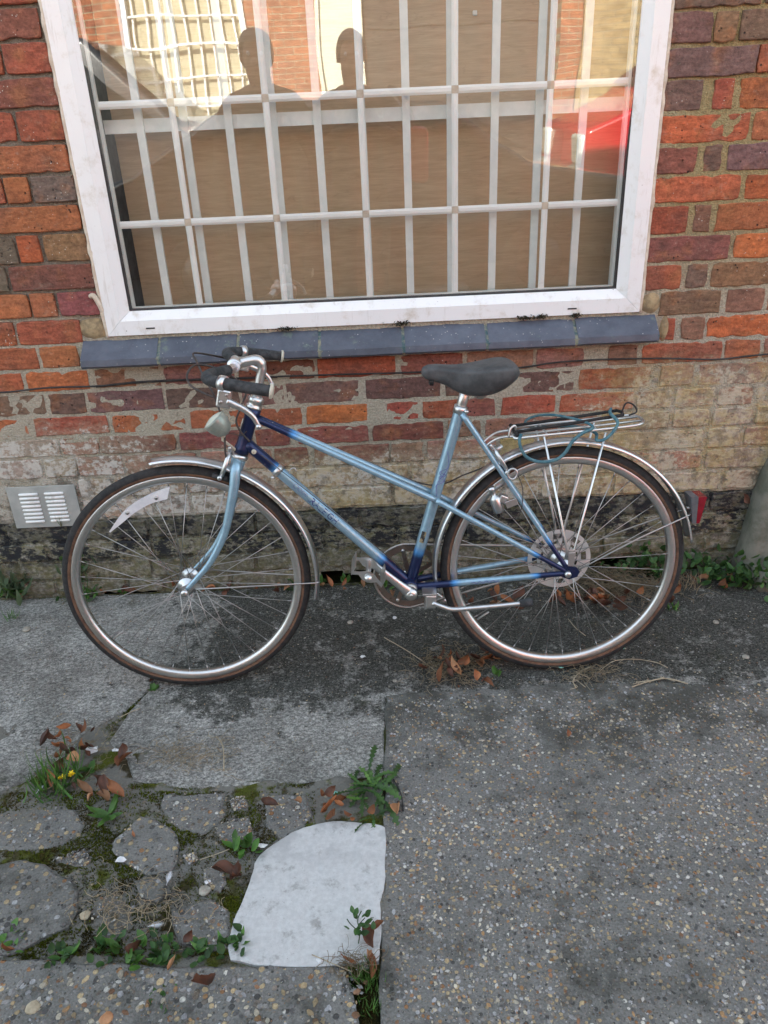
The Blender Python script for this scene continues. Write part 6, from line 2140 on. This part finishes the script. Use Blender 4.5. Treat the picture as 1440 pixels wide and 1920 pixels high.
def vehicle(name, label, prof, wid, mt, glass, wheels, loc, lamps, cat, sgn=1):
    root = empty(name, loc)
    tag(root, label, cat)
    bm = bmesh.new()
    a = [bm.verts.new((u * sgn, -wid / 2, w_)) for u, w_ in prof]
    b = [bm.verts.new((u * sgn, wid / 2, w_)) for u, w_ in prof]
    n = len(prof)
    bm.faces.new(a); bm.faces.new(b[::-1])
    for i in range(n): bm.faces.new((a[i], b[i], b[(i + 1) % n], a[(i + 1) % n]))
    for v in bm.verts:
        if v.co.z > 1.0: v.co.y *= 1 - .16 * (v.co.z - 1.0)
    bmesh.ops.recalc_face_normals(bm, faces=bm.faces)
    bmesh.ops.bevel(bm, geom=bm.edges[:], offset=.05, segments=3, profile=.6, affect='EDGES')
    me = bpy.data.meshes.new('body'); bm.to_mesh(me); bm.free()
    me.materials.append(MT[mt])
    me.polygons.foreach_set('use_smooth', [True] * len(me.polygons))
    link('body', me, root)
    for nm, poly, kind in glass:
        m = MB()
        if kind == 'side':
            for s in (-1, 1):
                m.add([(u * sgn, s * (wid / 2 * (1 - .16 * max(0, w_ - 1.0)) + .004), w_) for u, w_ in poly], [tuple(range(len(poly)))], smooth=False)
        else:
            (u0, w0), (u1, w1) = poly
            k0, k1 = wid / 2 - .14, wid / 2 - .22
            ex = .03
            m.add([((u0 + ex) * sgn, -k0, w0 + ex), ((u0 + ex) * sgn, k0, w0 + ex), ((u1 + ex) * sgn, k1, w1 + ex), ((u1 + ex) * sgn, -k1, w1 + ex)], [(0, 1, 2, 3)], smooth=False)
        m.build(nm, MT['carglass'], root)
    for u in wheels:
        for s in (-1, 1):
            m = MB(); m.lathe([(.20, -.10), (.29, -.10), (.315, -.07), (.315, .07), (.29, .10), (.20, .10)], 28, (u * sgn, s * (wid / 2 - .08), .315))
            wv = m.build('wheel', MT['tread'], root)
            m = MB(); m.lathe([(.001, s * .09), (.08, s * .10), (.19, s * .085), (.205, s * .06), (.205, -s * .05)], 20, (u * sgn, s * (wid / 2 - .08), .315)); m.build('rim', MT['vanpaint'], wv)
    for (u, w_, mt_, nm, dx, dz) in lamps:
        for s in (-1, 1):
            m = MB(); m.box((u * sgn, s * (wid / 2 - .22), w_), (dx, .34, dz), bev=.03); m.build(nm, MT[mt_], root)
    return root


vehicle('guessed_van', 'dark van guessed from a sloping shape mirrored in the window pane', [(-2.4, .35), (2.0, .35), (2.15, .6), (2.1, 1.05), (1.2, 1.30), (.45, 2.02), (-2.3, 2.08), (-2.45, 1.2)], 1.85, 'vanpaint',
        [('windscreen', [(1.14, 1.36), (.50, 1.96)], 'front'), ('side_window', [(1.0, 1.34), (.35, 1.90), (-.5, 1.92), (-.5, 1.34)], 'side')], (-1.6, 1.45), (-2.75, -5.9, -.02),
        [(2.08, .85, 'lens', 'headlamp', .10, .18), (-2.42, 1.0, 'redlens', 'tail_lamp', .08, .4)], 'van')  # guessed vehicle, modelled after a dark sloping shape in the reflection
vehicle('guessed_van', 'bright red vehicle guessed as a van, heightened for its reflection at the window edge', [(-1.9, .32), (1.85, .32), (1.98, .60), (1.92, 1.18), (1.3, 1.42), (.65, 2.05), (-1.7, 2.10), (-1.95, 1.5), (-1.98, .8)], 1.75, 'redpaint',
        [('windscreen', [(1.25, 1.46), (.70, 1.99)], 'front'), ('side_window', [(1.1, 1.46), (.55, 1.95), (-.4, 1.97), (-.4, 1.46)], 'side')], (-1.25, 1.25), (3.78, -5.7, -.02),
        [(1.88, 1.02, 'lens', 'headlamp', .16, .24), (-1.93, 1.05, 'redlens', 'tail_lamp', .08, .28)], 'van', sgn=-1)  # guessed vehicle, height stretched so its red mirrors higher in the pane

vehicle('added_dark_car', 'added dark grey car that keeps the low part of the pane reflection dark', [(-2.0, .30), (2.0, .30), (2.12, .55), (2.05, .88), (1.2, 1.02), (.55, 1.46), (-1.0, 1.50), (-1.75, 1.06), (-2.12, .95)], 1.75, 'vanpaint',
        [('windscreen', [(1.15, 1.06), (.60, 1.42)], 'front'), ('side_window', [(1.0, 1.06), (.50, 1.40), (-.95, 1.43), (-1.5, 1.08)], 'side')], (-1.3, 1.3), (.0, -4.75, -.02),
        [(2.02, .75, 'lens', 'headlamp', .14, .16), (-2.08, .85, 'redlens', 'tail_lamp', .08, .16)], 'car', sgn=1)  # added to hide the sunlit road from the pane's reflection


# ---- two people at the kerb, the one taking the picture and a companion
def person(label, loc, pose, hgt, mats, hairlen):
    k = hgt / 1.75
    V, E, RD_ = [], [], []
    idx = {}
    def j(n, p, r, par=None):
        idx[n] = len(V)
        V.append((p[0] * k, p[1] * k, p[2] * k)); RD_.append((r[0] * k, r[1] * k) if hasattr(r, '__len__') else (r * k, r * k))
        if par: E.append((idx[par], idx[n]))
    j('pelvis', (0, 0, .95), (.165, .12))
    j('waist', (0, 0, 1.10), (.155, .11), 'pelvis')
    j('chest', (0, .01, 1.28), (.175, .12), 'waist')
    j('collar', (0, 0, 1.42), (.13, .09), 'chest')
    j('neck', (0, .01, 1.50), .058, 'collar')
    j('jaw', (0, .03, 1.57), (.066, .075), 'neck')
    j('brow', (0, .02, 1.65), (.078, .092), 'jaw')
    j('crown', (0, .005, 1.72), (.06, .07), 'brow')
    j('nose', (0, .125, 1.62), .014, 'jaw')
    for s, sn in ((-1, 'l'), (1, 'r')):
        a = pose[sn]
        j('hip' + sn, (s * .09, 0, .88), (.10, .10), 'pelvis')
        j('thigh' + sn, (s * .10, .01, .70), (.088, .088), 'hip' + sn)
        j('knee' + sn, (s * .10, .02, .50), (.062, .062), 'thigh' + sn)
        j('calf' + sn, (s * .10, -.01, .33), (.058, .06), 'knee' + sn)
        j('ankle' + sn, (s * .10, -.01, .09), (.042, .042), 'calf' + sn)
        j('toe' + sn, (s * .11, .15, .035), (.045, .03), 'ankle' + sn)
        j('shoulder' + sn, (s * .185, 0, 1.40), (.075, .07), 'collar')
        j('elbow' + sn, a[0], (.05, .05), 'shoulder' + sn)
        j('fore' + sn, tuple((p + q) / 2 for p, q in zip(a[0], a[1])), (.045, .045), 'elbow' + sn)
        j('wrist' + sn, a[1], (.030, .026), 'fore' + sn)
        d = Vector(a[2]).normalized()
        side = d.cross(Vector((0, 1, 0)) if abs(d.y) < .8 else Vector((1, 0, 0))).normalized()
        pm = Vector(a[1]) + d * .055
        j('palm' + sn, pm, (.036, .018), 'wrist' + sn)
        for q in range(4):
            b = pm + d * .035 + side * (q - 1.5) * .019
            L = (.072, .082, .076, .058)[q]
            curl = d.cross(side) * .012
            j('f%d' % q + sn, b, .0095, 'palm' + sn)
            j('g%d' % q + sn, b + d * L * .55 + curl, .0085, 'f%d' % q + sn)
            j('h%d' % q + sn, b + d * L * .9 + curl * 2.6, .0075, 'g%d' % q + sn)
        j('t0' + sn, pm - d * .01 - side * .042, .0105, 'palm' + sn)
        j('t1' + sn, pm + d * .032 - side * .058, .0090, 't0' + sn)
    me = bpy.data.meshes.new('person')
    me.from_pydata(V, E, [])
    root = link('person', me, None, loc=loc)
    for i, r in enumerate(RD_): pass
    md = root.modifiers.new('skin', 'SKIN')
    md.use_smooth_shade = True
    sv = me.skin_vertices[0].data if me.skin_vertices else None
    if sv is None:
        bpy.context.view_layer.objects.active = root
        bpy.context.view_layer.update()
        sv = me.skin_vertices[0].data
    for i, r in enumerate(RD_): sv[i].radius = r
    sv[0].use_root = True
    ms = root.modifiers.new('sub', 'SUBSURF'); ms.levels = 1; ms.render_levels = 2
    me.materials.append(mats)
    tag(root, label, 'person')
    # hair
    m = MB()
    vs, fs = [], []
    n1, n2 = 9, 16
    for i in range(n1):
        a = lerp(0, pi * hairlen, i / (n1 - 1))
        for q in range(n2):
            b = 2 * pi * q / n2
            front = .55 if (sin(b) > .3 and a > 1.15) else 1
            aa = a * front
            vs.append((.093 * k * sin(aa) * cos(b), (.0 + .108 * sin(aa) * sin(b)) * k, (1.655 + .112 * cos(aa)) * k))
    for i in range(n1 - 1):
        for q in range(n2): fs.append((i * n2 + q, i * n2 + (q + 1) % n2, (i + 1) * n2 + (q + 1) % n2, (i + 1) * n2 + q))
    m.add(vs, fs)
    m.build('hair', MT['vinyl'], root)
    for s in (-1, 1):
        m = MB(); m.lathe([(.001, .012), (.009, .008), (.011, 0), (.008, -.006)], 10, (s * .034 * k, .100 * k, 1.648 * k), (0, 1, 0)); m.build('eye', MT['whitepl'], root)
        m = MB(); m.lathe([(.001, s * .012), (.02, s * .010), (.026, s * .004), (.02, 0)], 10, (s * .080 * k, .012 * k, 1.635 * k), (1, 0, .001)); m.build('ear', MT['skin'], root)
    return root





def mat_person(name, cloth, legs):
    t = NT(name)
    z = t.sep(t.obj())[2]
    y = t.sep(t.obj())[1]
    c = t.mix(t.ramp(z, .93, .95), legs, cloth)
    c = t.mix(t.ramp(z, 1.52, 1.54), c, (.36, .21, .15))
    c = t.mix(t.ramp(z, .07, .09), (.03, .03, .03), c)
    n = t.noise(t.obj(), 40, 4)
    c = scaled(t, c, t.ramp(n, .3, .7, .85, 1.15))
    return t.pbsdf(c, .85)


MT['skin'] = mat_simple('skin', (.36, .21, .15), (.40, .24, .17), 20, .55)
MT['p1'] = mat_person('dark_coat', (.022, .022, .025), (.03, .032, .045))
MT['p2'] = mat_person('dark_jacket', (.028, .026, .024), (.025, .028, .04))
person('person in dark coat holding up a phone, mirrored in the window', (-.06, -2.78, .0), {'l': ((-.25, .10, 1.16), (.00, .34, 1.30), (.3, .5, .5)), 'r': ((.27, .10, 1.16), (.13, .36, 1.28), (-.3, .45, .6))}, 1.80, MT['p1'], .62)
person('person in dark jacket standing beside the photographer, mirrored in the window', (-.60, -2.72, .0), {'l': ((-.27, -.02, 1.12), (-.26, .06, .88), (.0, .1, -1)), 'r': ((.27, -.02, 1.12), (.27, .05, .88), (.0, .1, -1))}, 1.82, MT['p2'], .70)
m = MB(); m.box((.035, -2.275, 1.372), (.072, .008, .148), Matrix.Rotation(-radians(26), 3, 'X'), bev=.003)
ph = m.build('phone', MT['tread']); tag(ph, 'black phone held up by the person in dark coat', 'phone')
m = MB(); m.box((.30, -2.70, 1.16), (.12, .24, .30), bev=.03)  # added bag, a guess that puts a red spot in the reflection
bg_ = m.build('shoulder_bag', MT['redpaint']); tag(bg_, 'added glossy red bag, a guess at the red spot mirrored in the pane', 'bag')
m = MB(); m.tube(curve([(.30, -2.62, 1.29), (.24, -2.68, 1.46), (.14, -2.76, 1.53), (.22, -2.84, 1.44), (.30, -2.78, 1.29)], 6), .009, 8, flat=.4); m.build('strap', MT['tread'], bg_)
